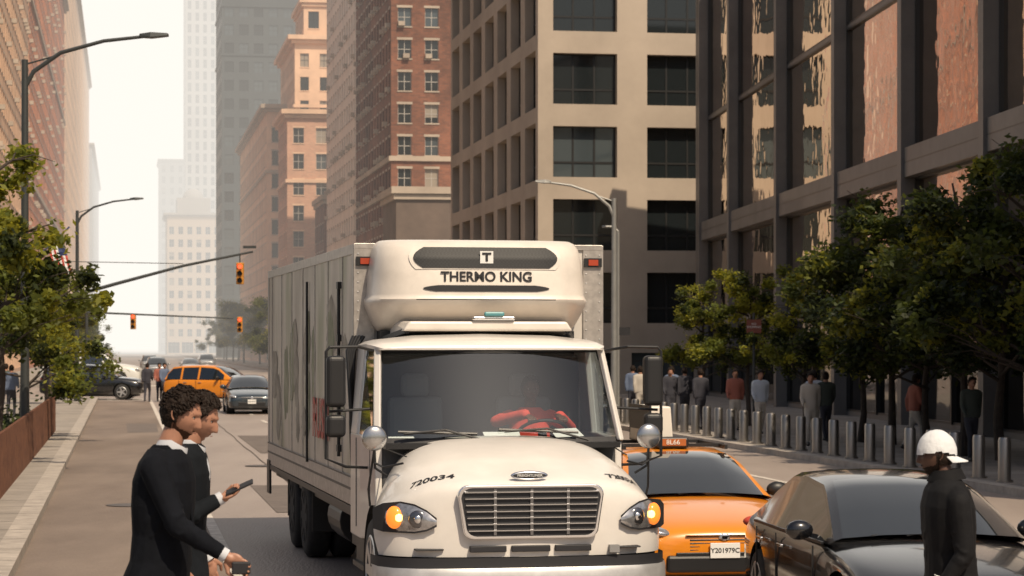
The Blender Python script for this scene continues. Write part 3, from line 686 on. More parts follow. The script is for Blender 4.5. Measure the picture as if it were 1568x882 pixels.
mb=MB(); mb.box(U-.065,U+.065,yun(3.42)-.03,yun(3.42)-.016,3.36,3.48); mb.obj('unit_badge',M['plate'],T)
mb=MB(); mb.box(U-.045,U+.045,yun(3.42)-.036,yun(3.42)-.031,3.445,3.465); mb.box(U-.012,U+.012,yun(3.42)-.036,yun(3.42)-.031,3.38,3.445); mb.obj('badge_mark',M['ink'],T)
mb=MB(); mb.box(U-.16,U+.26,-.88,-.82,2.80,2.84); mb.obj('chrome_strip',M['chrome'],T,bevel=.015)
mb=MB(); mb.box(U-.05,U+.15,-.90,-.86,2.84,2.885); mb.obj('bracket_lamp',mat('cyan_lamp',(.08,.25,.27),.4),T,bevel=.015)
mb=MB()
mb.loft([[(U-.90,-.25,2.66),(U+.90,-.25,2.66),(U+.86,-.25,2.80),(U-.86,-.25,2.80)],[(U-.84,-.85,2.70),(U+.84,-.85,2.70),(U+.78,-.85,2.79),(U-.78,-.85,2.79)]])
mb.obj('unit_lower_cowl',M['offwhite'],T,bevel=.02)
mb=MB(); mb.box(U-.98,U+.98,-.30,-.015,2.45,2.70); mb.box(-1.1,1.1,-.12,-.02,1.0,2.5)
for s in (-1,1): mb.prism((U+s*.8,-.8,2.70),(U+s*.98,-.2,2.60),.05,.05)
mb.obj('unit_frame',M['black'],T)
# ---- cab
C=bpy.data.objects.new('cab',None); COL.objects.link(C); C.parent=T; C.location=(-.13,0,0); C.scale=(1.09,1,1)
W=M['white']
cols=[(0,1.71,1.385,-3.12),(.3,1.71,1.385,-3.11),(.6,1.69,1.375,-3.08),(.80,1.64,1.34,-3.02),(.95,1.54,1.27,-2.95),(1.05,1.40,1.20,-2.87),(1.13,1.24,1.12,-2.77),(1.18,1.08,1.04,-2.66),(1.21,.95,.93,-2.56),(1.215,.72,.72,-2.5)]
def hoodcol(i,s):
    x,zr,zf,yf=cols[i]; out=[]
    for (t) in (0,.2,.45,.7,.88):
        y=-1.70+(yf+.14+1.70)*t; z=zr+(zf-zr)*(t**1.4); xx=x*(.90+.10*min(1,t/.7))
        if i>=8: z=zr
        bul=.03*math.sin(math.pi*t)
        out.append((s*xx,y,z+(bul if i<6 else 0)))
    zl=.70
    out.append((s*x,yf+.05,zf-.015)); out.append((s*x,yf,zf-.07 if zf-.07>zl else zl+.02))
    m1=zf-.07
    for k in (.35,.7,1): out.append((s*x,yf-.015*math.sin(k*3),m1+(zl-m1)*k if i<9 else .70))
    return out
order=[hoodcol(i,-1) for i in range(9,0,-1)]+[hoodcol(i,1) for i in range(10)]
mb=MB(); mb.loft(order,closed=False,cap=False)
hood=mb.obj('hood',[W],C,smooth=180,sub=2)
so=hood.modifiers.new('so','SOLIDIFY'); so.thickness=.03; so.offset=-1
cm=MB(); cm.tube([(-1.5,-2.08,.5),(-.8,-2.08,.5)],.62,40); cm.tube([(.8,-2.08,.5),(1.5,-2.08,.5)],.62,40)
boolcut(hood,cm)
for s in (-1,1): wheel(C,s*1.02,-2.08,.5,.5,.28,s,M['alum'],8)
mb=MB()
for s in (-1,1):
    N=32; mb.loft([[(xx,-2.08+.6*math.cos(2*math.pi*j/N),.5+.6*math.sin(2*math.pi*j/N)) for j in range(N)] for xx in (s*.75,s*1.15)],cap=False)
mb.box(-.74,.74,-2.95,-1.6,.6,1.2)
mb.obj('engine_bay',M['black'],C)
def gring(sx,z0,z1,y,rn=5,r=.09,taper=.93):
    pts=[]; sx/=1.09
    for (cx,cz,a0) in ((sx-r,z1-r,0),(-(sx-r),z1-r,90),(-(sx*taper-r),z0+r,180),((sx*taper-r),z0+r,270)):
        for k in range(rn+1):
            a=R(a0+90*k/rn); pts.append((cx+r*math.cos(a),y,cz+r*math.sin(a)))
    return pts
mb=MB(); mb.loft([gring(.655,.86,1.335,-3.10),gring(.655,.86,1.335,-3.165)]); mb.obj('grille_surround',M['chrome'],C,bevel=.01)
mb=MB(); mb.loft([gring(.625,.885,1.31,-3.12),gring(.625,.885,1.31,-3.170)]); mb.obj('grille_cavity',M['ink'],C)
mb=MB()
for k in range(7):
    z=.925+k*.056; w=(.565+.006*k)/1.09
    mb.loft([[(-w,-3.172,z),(w,-3.172,z),(w,-3.172,z+.024),(-w,-3.172,z+.024)],[(-w,-3.195,z+.006),(w,-3.195,z+.006),(w,-3.195,z+.017),(-w,-3.195,z+.017)]])
mb.obj('grille_bars',mat('grille_chrome',(.55,.55,.56),.2,1),C)
mb=MB()
for x in (-.3,0,.3): mb.box(x-.012,x+.012,-3.185,-3.173,.895,1.30)
mb.obj('grille_ribs',mat('dark_chrome',(.25,.25,.26),.25,1),C)
mb=MB(); mb.ell((0,-3.075,1.41),(.14,.02,.032),20,10); mb.obj('badge',M['ink'],C,smooth=60)
mb=MB(); mb.ell((0,-3.07,1.41),(.155,.02,.042),20,10); mb.obj('badge_rim',M['chrome'],C,smooth=60)
text('badge_text','FREIGHTLINER',.032,(0,-3.098,1.41),(R(90),0,0),M['plate'],C,.002)
mb=MB()
mb.box(-.16,.16,-3.155,-3.12,.745,.80)
for s in (-1,1): mb.box(min(s*.2,s*.50),max(s*.2,s*.50),-3.15,-3.1,.745,.80)
for s in (-1,1): mb.box(min(s*.70,s*.93),max(s*.70,s*.93),-3.08,-2.95,.76,.775)
mb.obj('front_slots',M['ink'],C,bevel=.008)
mb=MB(); mb.box(.66,.74,-3.125,-3.0,.725,.79); mb.obj('toll_tag',mat('tag_grey',(.22,.22,.22),.5),C)
for s in (-1,1):
    ht=MB()
    top=[(.76,-3.075,1.03),(.84,-3.05,1.10),(.93,-3.00,1.15),(1.03,-2.91,1.17),(1.13,-2.80,1.15),(1.195,-2.66,1.10)]
    bot=[(.76,-3.075,.985),(.84,-3.05,.945),(.93,-3.00,.925),(1.03,-2.91,.925),(1.13,-2.80,.93),(1.195,-2.66,.95)]
    rings=[]
    for a,b_ in zip(top,bot):
        o=Vector((.35,-.94,0)).normalized()*.025 if a[0]>.8 else Vector((0,-.01,0))
        a=Vector(a);b_=Vector(b_); mid=(a+b_)/2
        rings.append([(s*(p.x+o.x*q_),p.y+o.y*q_,p.z) for p,q_ in ((a,.3),(a*.75+b_*.25,1.0),(mid,1.25),(a*.25+b_*.75,1.0),(b_,.3))])
    ht.loft(rings,closed=False,cap=False); h=ht.obj('headlamp_lens',M['lens'],C,smooth=60)
    dk=MB(); dk.loft([[(s*(a[0]+(.03 if a[0]>1.1 else 0)),a[1]-.006,a[2]+.016),(s*(b_[0]+(.03 if b_[0]>1.1 else 0)),b_[1]-.006,b_[2]-.016)] for a,b_ in zip(top,bot)],closed=False,cap=False); dk.obj('headlamp_bezel',M['ink'],C)
    tl=MB(); tl.ell((s*1.08,-2.90,1.045),(.075,.045,.10),16,10,rot=Matrix.Rotation(s*R(40),3,'Z')); tl.obj('turn_lamp',M['orange_l'],C,smooth=60)
    tb=MB(); tb.ell((s*1.05,-2.945,1.045),(.032,.02,.04),12,8); tb.obj('turn_bulb',M['amber'],C,smooth=60)
    rf=MB(); rf.ell((s*.91,-3.03,1.035),(.075,.02,.078),16,10,rot=Matrix.Rotation(s*R(25),3,'Z')); rf.obj('reflector_bowl',mat('bowl',(.20,.20,.21),.2,.9),C,smooth=60)
    rf=MB(); rf.ell((s*.905,-3.048,1.035),(.035,.014,.038),12,8); rf.obj('lamp_core',M['chrome'],C,smooth=60)
def bring(z0,z1,off):
    return [[(x,y-off,z0),(x,y-off,z1)] for x,y in ((-1.22,-2.5),(-1.2,-2.75),(-1.1,-2.95),(-.9,-3.08),(-.5,-3.14),(0,-3.16),(.5,-3.14),(.9,-3.08),(1.1,-2.95),(1.2,-2.75),(1.22,-2.5))]
mb=MB(); mb.loft(bring(.58,.695,-.02),closed=False,cap=False); mb.obj('bumper_gap',M['ink'],C,smooth=60)
mb=MB(); rr=[]
for p in bring(0,0,0):
    x,y,_=p[0]; rr.append([(x,y+.01,.60),(x,y-.05,.61),(x,y-.07,.57),(x,y-.07,.36),(x,y-.05,.31),(x,y+.01,.31)])
mb.loft(rr,closed=False,cap=False); mb.obj('bumper',mat('bumper_metal',(.5,.5,.5),.45,.6,.15,5),C,smooth=60)
mb=MB()
for s in (-1,1):
    mb.loft([[(s*1.08,-1.72,.78),(s*1.08,-1.72,1.66),(s*1.02,-1.72,1.66),(s*1.02,-1.72,.78)],[(s*1.11,-.9,.70),(s*1.11,-.9,1.70),(s*1.04,-.9,1.70),(s*1.04,-.9,.70)],[(s*1.11,-.2,.70),(s*1.11,-.2,1.70),(s*1.04,-.2,1.70),(s*1.04,-.2,.70)]])
    mb.loft([[(s*1.10,-1.74,1.66),(s*1.05,-1.80,1.66),(s*1.03,-1.74,1.66),(s*1.08,-1.60,1.66)],[(s*1.03,-1.24,2.53),(s*.98,-1.30,2.53),(s*.96,-1.22,2.53),(s*1.01,-1.12,2.53)]])
    mb.loft([[(s*1.11,-.62,1.69),(s*1.05,-.62,1.69),(s*1.05,-.2,1.69),(s*1.11,-.2,1.69)],[(s*1.04,-.62,2.53),(s*.98,-.62,2.53),(s*.98,-.2,2.53),(s*1.04,-.2,2.53)]])
mb.box(-1.03,1.03,-.24,-.2,.8,2.53)
mb.obj('cab_shell',W,C,bevel=.015)
mb=MB()
def rr(y,z,hw,h,crown=.05):
    return [(-hw,y,z),(-hw-.005,y,z+h*.5),(-hw+.06,y,z+h*.85),(-hw*.6,y,z+h+crown*.6),(0,y,z+h+crown),(hw*.6,y,z+h+crown*.6),(hw-.06,y,z+h*.85),(hw+.005,y,z+h*.5),(hw,y,z)]
mb.loft([rr(-1.38,2.515,.95,.02,.01),rr(-1.34,2.51,1.0,.06,.015),rr(-1.2,2.51,1.03,.09,.02),rr(-.8,2.51,1.04,.12,.04),rr(-.2,2.51,1.04,.10,.04)])
mb.obj('roof',W,C,smooth=50)
def wsr(t,ins=0):
    z=1.67+(2.52-1.67)*t; y0=-1.86+(.52)*t; hw=1.08+(-.09)*t-ins; r=[]
    for i in range(17):
        x=hw*(2*i/16-1); r.append((x,y0+.17*(abs(x)/1.08)**2.2,z+.0))
    return r
mb=MB(); mb.loft([wsr(t) for t in (-.02,.05,.2,.5,.8,.95,1.0)],closed=False,cap=False)
mb.obj('windscreen',glassmat('windscreen_glass',(.86,.92,.93),.025),C,smooth=60)
def off(r,d): return [(x,y-d,z) for x,y,z in r]
mb=MB()
mb.loft([off(wsr(-.03),.012),off(wsr(.03),.012)],closed=False,cap=False); mb.loft([off(wsr(.965),.012),off(wsr(1.01),.012)],closed=False,cap=False)
for s in (0,16):
    d=1 if s==0 else -1
    L_=[Vector(off(wsr(t),.012)[s]) for t in (0,.5,1.0)]
    mb.loft([[tuple(p),tuple(p+Vector((d*.04,-.01,0)))] for p in L_],closed=False,cap=False)
mb.obj('windscreen_gasket',M['ink'],C)
mb=MB()
for (x0,x1,z1) in ((-.15,-.85,.07),(.75,.02,.09)):
    a=Vector((x0,-1.90+.03,1.67)); b_=Vector((x1,-1.83,1.68+.79*z1)); mb.tube([a,(a+b_)/2+Vector((0,-.04,.07)),b_],.012,6)
    mb.tube([(a+b_)/2+Vector((.28,-.0,.03)),b_+Vector((-.05,-.0,.02))],.014,6)
mb.box(-1.02,1.02,-1.93,-1.7,1.60,1.65)
mb.obj('wipers_cowl',M['black'],C)
mb=MB()
for s in (-1,1): mb.quad((s*1.09,-1.58,1.69),(s*1.095,-.62,1.69),(s*1.025,-.62,2.51),(s*1.01,-1.12,2.51))
mb.obj('side_windows',glassmat('side_glass',(.5,.55,.56),.06),C)
intm=mat('cab_interior',(.06,.062,.065),.8); seatm=mat('seat_fabric',(.14,.15,.155),.9)
mb=MB(); mb.box(-1.0,1.0,-.30,-.26,.9,2.46); mb.box(-1.02,1.02,-1.72,-1.3,1.2,1.62); mb.box(-1.0,1.0,-1.3,-.3,.8,.95)
mb.obj('interior',intm,C,bevel=.03)
mb=MB()
for x in (-.55,.45): mb.box(x-.25,x+.25,-.85,-.4,.95,1.35); mb.box(x-.25,x+.25,-.5,-.36,1.3,2.05); mb.box(x-.13,x+.13,-.48,-.38,2.05,2.28)
mb.obj('seats',seatm,C,bevel=.05)
mb=MB(); cst=Vector((.45,-1.33,1.72)); pts=[cst+Matrix.Rotation(R(-35),3,'X')@Vector((.22*math.cos(t),.22*math.sin(t),0)) for t in [2*math.pi*i/24 for i in range(25)]]
mb.tube(pts,.016,8); mb.tube([cst,cst+Vector((0,-.12,-.2))],.04,8); mb.obj('steering_wheel',M['black'],C)
mb=MB(); mb.quad((-.1,-1.72,1.63),(.2,-1.74,1.63),(.2,-1.56,1.74),(-.12,-1.54,1.74)); mb.quad((.5,-1.70,1.69),(.75,-1.70,1.70),(.72,-1.5,1.77),(.48,-1.52,1.76)); mb.quad((-.95,-1.62,1.63),(-.7,-1.66,1.63),(-.72,-1.5,1.70),(-.94,-1.5,1.70)); mb.obj('dash_papers',M['plate'],C)
for s in (-1,1):
    xm=1.40
    mb=MB(); mb.box(s*xm-.085,s*xm+.085,-1.62,-1.48,1.98,2.46); mb.box(s*xm-.085,s*xm+.085,-1.62,-1.50,1.70,1.91); mb.obj('mirror_head',M['black'],C,bevel=.045,bseg=4)
    mb=MB(); mb.tube([(s*1.0,-1.2,2.50),(s*1.2,-1.45,2.545),(s*(xm+.05),-1.53,2.54),(s*(xm+.08),-1.53,2.50),(s*(xm+.08),-1.53,1.5),(s*1.3,-1.45,1.42),(s*1.08,-1.3,1.40)],.014,8); mb.tube([(s*1.08,-1.4,1.96),(s*(xm+.05),-1.53,1.94)],.013,8); mb.obj('mirror_bracket',M['black'],C)
    mb=MB(); mb.ell((s*1.17,-2.35,1.72),(.105,.045,.115),20,12); mb.obj('convex_mirror',mat('mirror_shell',(.5,.5,.5),.2,.9),C,smooth=60)
    mb=MB(); mb.tube([(s*1.17,-2.35,1.62),(s*1.16,-2.33,1.45),(s*1.06,-2.3,1.38)],.012,8); mb.tube([(s*1.17,-2.35,1.62),(s*1.20,-2.2,1.25),(s*1.18,-2.15,1.10)],.010,8); mb.tube([(s*.95,-2.5,1.50),(s*1.1,-2.4,1.46),(s*1.17,-2.36,1.50)],.01,8); mb.obj('mirror_stalk',M['black'],C)
text('fleet_number','720034',.145,(-.80,-2.86,1.42),(R(55),0,R(-12)),M['ink'],C,.002,bold=.003,wrap=hood)
text('fleet_number','720034',.13,(.87,-2.80,1.40),(R(55),0,R(24)),M['ink'],C,.002,bold=.003,wrap=hood)
mb=MB()
for s in (-1,1): mb.box(min(s*.75,s*1.1),max(s*.75,s*1.1),-1.25,-.3,.40,.45); mb.box(min(s*.75,s*1.06),max(s*.75,s*1.06),-1.3,-.25,.45,.72)
for k in range(4): mb.tube([(-.98-.03*k,-.12,2.65),(-1.07-.02*k,-.14,2.5),(-1.10,-.15-.02*k,1.8),(-1.07,-.12,1.0)],.02,8)
for s in (-1,1):
    mb.prism((s*1.112,-1.60,.80),(s*1.112,-1.60,1.66),.006,.010); mb.prism((s*1.113,-.64,.80),(s*1.113,-.64,1.66),.006,.010)
    mb.prism((s*.93,-2.55,1.56),(s*1.0,-1.72,1.60),.010,.008)
mb.obj('hoses_steps_seams',M['black'],C,smooth=50)
# ------------------------------------------------------------------ people
def hand(parent,loc,rot,skin,curl=40,side=1,s=1.0):
    mb=MB()
    mb.ell((.045,0,0),(.052,.042,.016),14,8)
    for i,(y,l) in enumerate(((.030,.072),(.010,.080),(-.010,.075),(-.029,.060))):
        p=Vector((.082,y,0)); a=R(curl*.35)
        r0=.0088
        for k,f in enumerate((.45,.32,.25)):
            q_=p+Vector((math.cos(a),0,-math.sin(a)))*l*f; mb.limb(p,q_,r0,r0*.9); p=q_; r0*=.9; a+=R(curl)
    p0=Vector((.012,.034*side,-.004)); p1=Vector((.045,.062*side,-.018)); p2=Vector((.075,.058*side,-.034))
    mb.limb(p0,p1,.014,.011); mb.limb(p1,p2,.011,.008)
    mb.limb((-.03,0,0),(.02,0,0),.024,.026)
    o=mb.obj('hand',skin,parent); remesh(o,.0045,2); o.location=loc; o.rotation_euler=rot; o.scale=(s,s,s); return o
def head(parent,c,pitch,yaw,skin,hair,style,beard=None,capm=None,curls=0,seed=1):
    E=bpy.data.objects.new('head_pivot',None); COL.objects.link(E); E.parent=parent; E.location=c; E.rotation_euler=(0,R(pitch),R(yaw))
    def shape(d,off=0):
        x,y,z=d.x*.1,d.y*.077,d.z*.122
        t=min(1,max(0,(-d.z-.05)/.95)); y*=1-.36*t**1.3
        x*= (1-.5*t) if d.x<0 else (1-.05*t)
        f=max(0,d.x)**.7; ex=lambda a,b_:math.exp(-(a/b_)**2)
        if off==0 or off<.006:
            p=(.030-z)/.064
            if 0<p<1: x+=f*ex(y,.009+.007*p)*.031*p
            elif p>=1: x+=f*ex(y,.014)*.031*max(0,1-(p-1)*6)
            x+=f*.008*ex(z-.034,.010)*ex(y,.055)
            x-=f*.013*ex(abs(y)-.031,.014)*ex(z-.013,.011)
            x-=f*.005*ex(z-.02,.009)*ex(y,.014)
            x+=f*.009*ex(z+.055,.006)*ex(y,.024)+f*.008*ex(z+.069,.007)*ex(y,.022)
            x-=f*.004*ex(z+.082,.006)*ex(y,.03)
            x+=f*.017*ex(z+.1,.016)*ex(y,.03)
            x+=f*.004*ex(abs(y)-.045,.015)*ex(z+.015,.02)
        v=Vector((x,y,z))
        return v+d*off
    def fin(bm,n,m):
        me=bpy.data.meshes.new(n); bm.to_mesh(me); me.materials.append(m); me.polygons.foreach_set('use_smooth',[True]*len(me.polygons)); o=bpy.data.objects.new(n,me); COL.objects.link(o); o.parent=E; return o
    def layer(n,m,keep,offf,sub=5):
        bm=bmesh.new(); bmesh.ops.create_icosphere(bm,subdivisions=sub,radius=1); dl=[]
        for v in bm.verts:
            d=v.co.copy()
            if not keep(d): dl.append(v)
            v.co=shape(d,offf(d))
        if dl: bmesh.ops.delete(bm,geom=dl,context='VERTS')
        o=fin(bm,n,m); bm.free(); return o
    layer('head',skin,lambda d:True,lambda d:0)
    def keep(d):
        if d.z>.66: return True
        if d.x<-.05+.35*max(0,d.z) and d.z>-.55: return True
        if -.3<d.z<=.3 and -.1<d.x<.16: return abs(d.y)>.5
        return d.x<.30+.55*d.z and d.z>.05
    if style!='cap':
        top=.016
        def hoff(d):
            e=.0075 if d.z<.1 else .0095
            return e+max(0,d.z)*top*(1+.35*max(0,d.x))+noise.noise(Vector((d.x*5,d.y*9,d.z*5))+Vector((seed,0,0)))*.008*max(.3,d.z+.4)+noise.noise(Vector((d.x*12,d.y*26,d.z*12)))*.004
        layer('hair',hair,keep,hoff,6)
        if curls:
            rnd=random.Random(seed); mb=MB(); k=0
            while k<curls:
                d=Vector((rnd.gauss(0,1),rnd.gauss(0,1),rnd.gauss(0,1))).normalized()
                if not keep(d) or d.z<.12: continue
                k+=1; p=shape(d,hoff(d)-.001); tdir=Vector((rnd.uniform(.3,1),rnd.uniform(-.5,.5),rnd.uniform(-.4,.4))); tdir=(tdir-d*tdir.dot(d)).normalized()
                sd=d.cross(tdir); L0=rnd.uniform(.018,.032); pts=[p-tdir*L0*.5,p-tdir*L0*.2+d*.004+sd*.003,p+tdir*L0*.2+d*.005-sd*.003,p+tdir*L0*.5+d*rnd.uniform(-.002,.004)]
                mb.tube(pts,[.002,.005,.0045,.0015],6)
            mb.obj('hair_locks',hair,E,smooth=60)
    else:
        layer('hair',hair,lambda d:d.x<.05 and -.45<d.z<.3,lambda d:.008)
        layer('cap',capm,lambda d:d.z>.16-(.2 if d.x<0 else .12)*abs(d.x) ,lambda d:.016+max(0,d.z)*.014+.002*noise.noise(d*4))
        mb=MB(); pts=[R(115+130*k/12) for k in range(13)]
        rings=[[(.10*math.cos(a),.085*math.sin(a),.0),(.180*math.cos(a),.09*math.sin(a),-.035),(.180*math.cos(a),.09*math.sin(a),-.04),(.10*math.cos(a),.085*math.sin(a),-.006)] for a in pts]
        mb.loft(rings); mb.obj('cap_brim',capm,E,smooth=60)
    if beard:
        def kb(d):
            if d.x>.86 and -.60<d.z<-.47 and abs(d.y)<.26: return False
            if -.05<d.x<.2 and -.9<d.z<.1 and abs(d.y)>.4: return True
            if d.x>=.15 and d.z<-.48-.10*d.x+.12*abs(d.y) and d.z>-.97: return True
            return d.x>.8 and -.47<d.z<-.38 and abs(d.y)<.3
        layer('beard',beard,kb,lambda d:.0028+.0012*noise.noise(d*30))
    mb=MB()
    for s in (-1,1): mb.ell((.0735,s*.030,.012),(.011,.012,.006),10,8)
    mb.obj('eyes',M['plate'],E,smooth=60)
    mb=MB()
    for s in (-1,1):
        mb.ell((.0815,s*.030,.012),(.005,.006,.0055),8,6); mb.tube([(.085,s*.014,.031),(.088,s*.028,.036),(.075,s*.048,.032)],[.003,.0035,.002],6); mb.tube([(.082,s*.019,.016),(.0855,s*.030,.0185),(.077,s*.043,.014)],.0016,5)
    mb.obj('pupils_brows',hair,E)
    mb=MB()
    for s in (-1,1):
        mb.ell((-.006,s*.074,.002),(.016,.007,.030),12,8,rot=Matrix.Rotation(R(12),3,'Y')); mb.tube([(-.001,s*.078,-.022),(-.014,s*.083,-.008),(-.020,s*.085,.014),(-.010,s*.084,.030),(.003,s*.080,.024)],[.005,.004,.0045,.004,.003],7)
    mb.obj('ears',skin,E,smooth=60)
    mb=MB(); mb.tube([(.099,-.018,-.0615),(.104,0,-.061),(.099,.018,-.0615)],.0022,6); mb.obj('mouth_line',M['lip'],E)
    return E
M['lip']=mat('lip',(.20,.07,.055),.5)
def person(name,loc,rz,P,jm_,pm,skin,hairm,style='short',beard=None,capm=None,suit=False,vox=.011,hp=(10,0),sc_=1.0,curls=0,folds=False,seed=1):
    g=group(name,loc,rz); g.scale=(sc_,)*3
    n=P['neck']; 
    mb=MB(); rf=random.Random(seed)
    def ring(c,rx,ry,N=20): return [(c[0]+rx*math.copysign(abs(math.cos(t))**.85,math.cos(t)),c[1]+ry*math.copysign(abs(math.sin(t))**.85,math.sin(t)),c[2]) for t in [2*math.pi*i/N for i in range(N)]]
    mb.loft([ring(*t) for t in P['torso']])
    for s in ('r','l'):
        a,b_,c=[Vector(q_) for q_ in P['arm_'+s]]
        mb.limb((a.x,a.y*.6,a.z+.03),a,.070,.070); mb.limb(a,b_,.070,.055); mb.limb(b_,c,.055,.040 if suit else .038)
        if folds:
            for (p0,p1,r0,r1) in ((a,b_,.070,.056),(b_,c,.056,.042)):
                d=(p1-p0).normalized(); u1=d.orthogonal().normalized(); u2=d.cross(u1)
                for k in range(7):
                    t=rf.uniform(.08,.95) if k>2 else rf.choice((.85,.95) if p0 is a else (.05,.15)); an=rf.uniform(0,6.28); pts=[]
                    for m_ in range(6):
                        aa=an+m_*.32; tt=t+m_*rf.uniform(-.03,.03); pts.append(p0+(p1-p0)*tt+(u1*math.cos(aa)+u2*math.sin(aa))*(r0+(r1-r0)*tt-.003))
                    mb.tube(pts,[.003,.008,.010,.010,.008,.003],7)
    if folds:
        for k in range(16):
            z=rf.uniform(.95,1.45); an=rf.uniform(0,6.28); pts=[]
            for m_ in range(6):
                aa=an+m_*.16; zz=z+m_*rf.uniform(-.02,.035)
                T_=P['torso']; j=max(0,min(len(T_)-2,sum(1 for q_ in T_ if q_[0][2]<zz)-1)); w_=(zz-T_[j][0][2])/(T_[j+1][0][2]-T_[j][0][2]); rx=T_[j][1]+(T_[j+1][1]-T_[j][1])*w_; ry=T_[j][2]+(T_[j+1][2]-T_[j][2])*w_; cx=T_[j][0][0]+(T_[j+1][0][0]-T_[j][0][0])*w_
                pts.append((cx+(rx-.002)*math.cos(aa),(ry-.002)*math.sin(aa),zz))
            mb.tube(pts,[.003,.008,.011,.011,.008,.003],7)
    o=mb.obj('jacket',jm_,g); remesh(o,vox,2 if folds else 4)
    mb=MB()
    for s in ('r','l'):
        h,k,an=[Vector(q_) for q_ in P['leg_'+s]]
        mb.limb(h,k,.092,.066); mb.limb(k,an,.066,.05)
    mb.ell((P['torso'][0][0][0],0,P['leg_r'][0][2]+.02),(.12,.165,.13))
    o=mb.obj('trousers',pm,g); remesh(o,vox*1.2,3)
    mb=MB()
    for s in ('r','l'):
        an=Vector(P['leg_'+s][2]); mb.ell(an+Vector((.065,0,-.035)),(.14,.048,.045)); mb.limb(an,an+Vector((0,0,-.03)),.045,.045)
    o=mb.obj('shoes',M['ink'],g); remesh(o,.012,2)
    hc=Vector(P['head']); mb=MB(); mb.limb(n,hc+Vector((-.02,0,-.06)),.062,.055); mb.obj('neck',skin,g,smooth=60)
    head(g,hc,hp[0],hp[1],skin,hairm,style,beard,capm,curls,seed)
    if suit:
        nn=Vector(n); d=(hc-nn).normalized()
        mb=MB(); N=24; rings=[]
        for (k,r0) in ((-.01,.076),(.03,.071),(.042,.068),(.03,.066)):
            rings.append([nn+d*k+Vector((r0*math.cos(t)*1.05+.01,r0*math.sin(t),-.045*max(0,math.cos(t)))) for t in [2*math.pi*i/N for i in range(N)]])
        mb.loft(rings,cap=False); mb.obj('shirt_collar',M['shirt'],g,smooth=60)
        mb=MB(); rings=[]
        for (k,r0) in ((-.055,.115),(-.01,.100),(.016,.085),(-.01,.078)):
            rings.append([nn+d*k+Vector((r0*math.cos(t)*1.0+.005,r0*math.sin(t),-.085*max(0,math.cos(t)))) for t in [2*math.pi*i/N for i in range(N)]])
        mb.loft(rings,cap=False); mb.obj('jacket_collar',jm_,g,smooth=60)
        mb=MB(); mb.ell((n[0]+.068,0,n[2]-.10),(.045,.045,.11),14,10,rot=Matrix.Rotation(R(-14),3,'Y')); mb.obj('shirt_front',M['shirt'],g,smooth=60)
        for s in ('r','l'):
            b_,c=Vector(P['arm_'+s][1]),Vector(P['arm_'+s][2]); dd=(c-b_).normalized(); mb=MB(); mb.tube([c+dd*.005,c+dd*.048],.034,14); mb.obj('cuff',M['shirt'],g,smooth=60)
    return g
M['shirt']=mat('white_shirt',(.50,.52,.56),.8)
suitm=mat('navy_suit',(.006,.007,.010),.9,0,.3,6,.35,9,spec=.12)
suit2=mat('charcoal_suit',(.009,.011,.014),.9,0,.3,6,.35,9,spec=.12)
skinA=mat('skin_light',(.34,.17,.11),.5,0,.10,25); skinD=mat('skin_dark',(.085,.04,.025),.45,0,.1,20)
hairD=mat('hair_dark',(.014,.008,.005),.6,0,.5,60,.4,120,spec=.2); beardm=mat('beard_dark',(.06,.028,.017),.85,0,.5,220,spec=.2)
def torso(lean,hemx=0,w=1.0):
    return [((hemx,0,.80),.155*w,.20*w),((hemx,0,.92),.155*w,.20*w),((lean*.1,0,1.05),.135*w,.18*w),((lean*.35,0,1.18),.130*w,.18*w),((lean*.6,0,1.32),.140*w,.205*w),((lean*.8,0,1.44),.138*w,.215*w),((lean*.95,0,1.53),.115*w,.19*w),((lean*1.15,0,1.595),.08*w,.105*w)]
PA=dict(torso=torso(.025,-.03,1.10),neck=(.04,0,1.60),head=(.098,0,1.760),
  arm_r=[(.0,-.215,1.505),(.12,-.255,1.23),(.315,-.24,1.11)],arm_l=[(.0,.215,1.505),(-.08,.26,1.22),(.05,.27,1.0)],
  leg_r=[(0,-.10,.92),(.22,-.10,.50),(.20,-.10,.08)],leg_l=[(0,.10,.92),(-.06,.10,.50),(-.32,.10,.14)])
A=person('man_in_suit',(-1.735,11.6,.45),0,PA,suitm,suitm,skinA,hairD,beard=beardm,suit=True,hp=(18,-10),curls=260,folds=True,seed=3,vox=.008)
hand(A,(.36,-.24,1.083),(R(-75),R(32),0),skinA,42,1)
mb=MB(); mb.box(.385,.475,-.285,-.262,1.00,1.062); mb.obj('wallet',M['ink'],A,bevel=.008)
hand(A,(.065,.27,.96),(R(80),R(85),0),skinA,25,1)
mb=MB(); mb.tube([(.07,-.06,1.56),(.145,-.075,1.42),(.17,-.05,1.2)],[.012,.016,.008],6); mb.obj('lapel',suitm,A,smooth=60)
PB=dict(torso=torso(.03,0,1.0),neck=(.045,0,1.575),head=(.10,0,1.725),
  arm_r=[(.0,-.20,1.475),(.03,-.23,1.20),(.205,-.17,1.30)],arm_l=[(.0,.20,1.475),(-.04,.25,1.20),(.1,.25,1.0)],
  leg_r=[(0,-.10,.92),(-.10,-.10,.50),(-.33,-.10,.13)],leg_l=[(0,.10,.92),(.2,.10,.50),(.2,.10,.08)])
B=person('man_with_phone',(-1.735,12.25,.45),0,PB,suit2,suit2,skinA,hairD,suit=True,hp=(22,-6),curls=120,folds=True,seed=8,vox=.008)
hand(B,(.240,-.165,1.315),(R(190),R(-22),0),skinA,70,-1,.95)
mb=MB(); mb.box(-.075,.075,-.036,.036,-.005,.005); o=mb.obj('phone',M['ink'],B,bevel=.003); o.location=(.335,-.17,1.375); o.rotation_euler=(R(15),R(-24),0)
hand(B,(.115,.25,.965),(R(80),R(75),0),skinA,25,1)
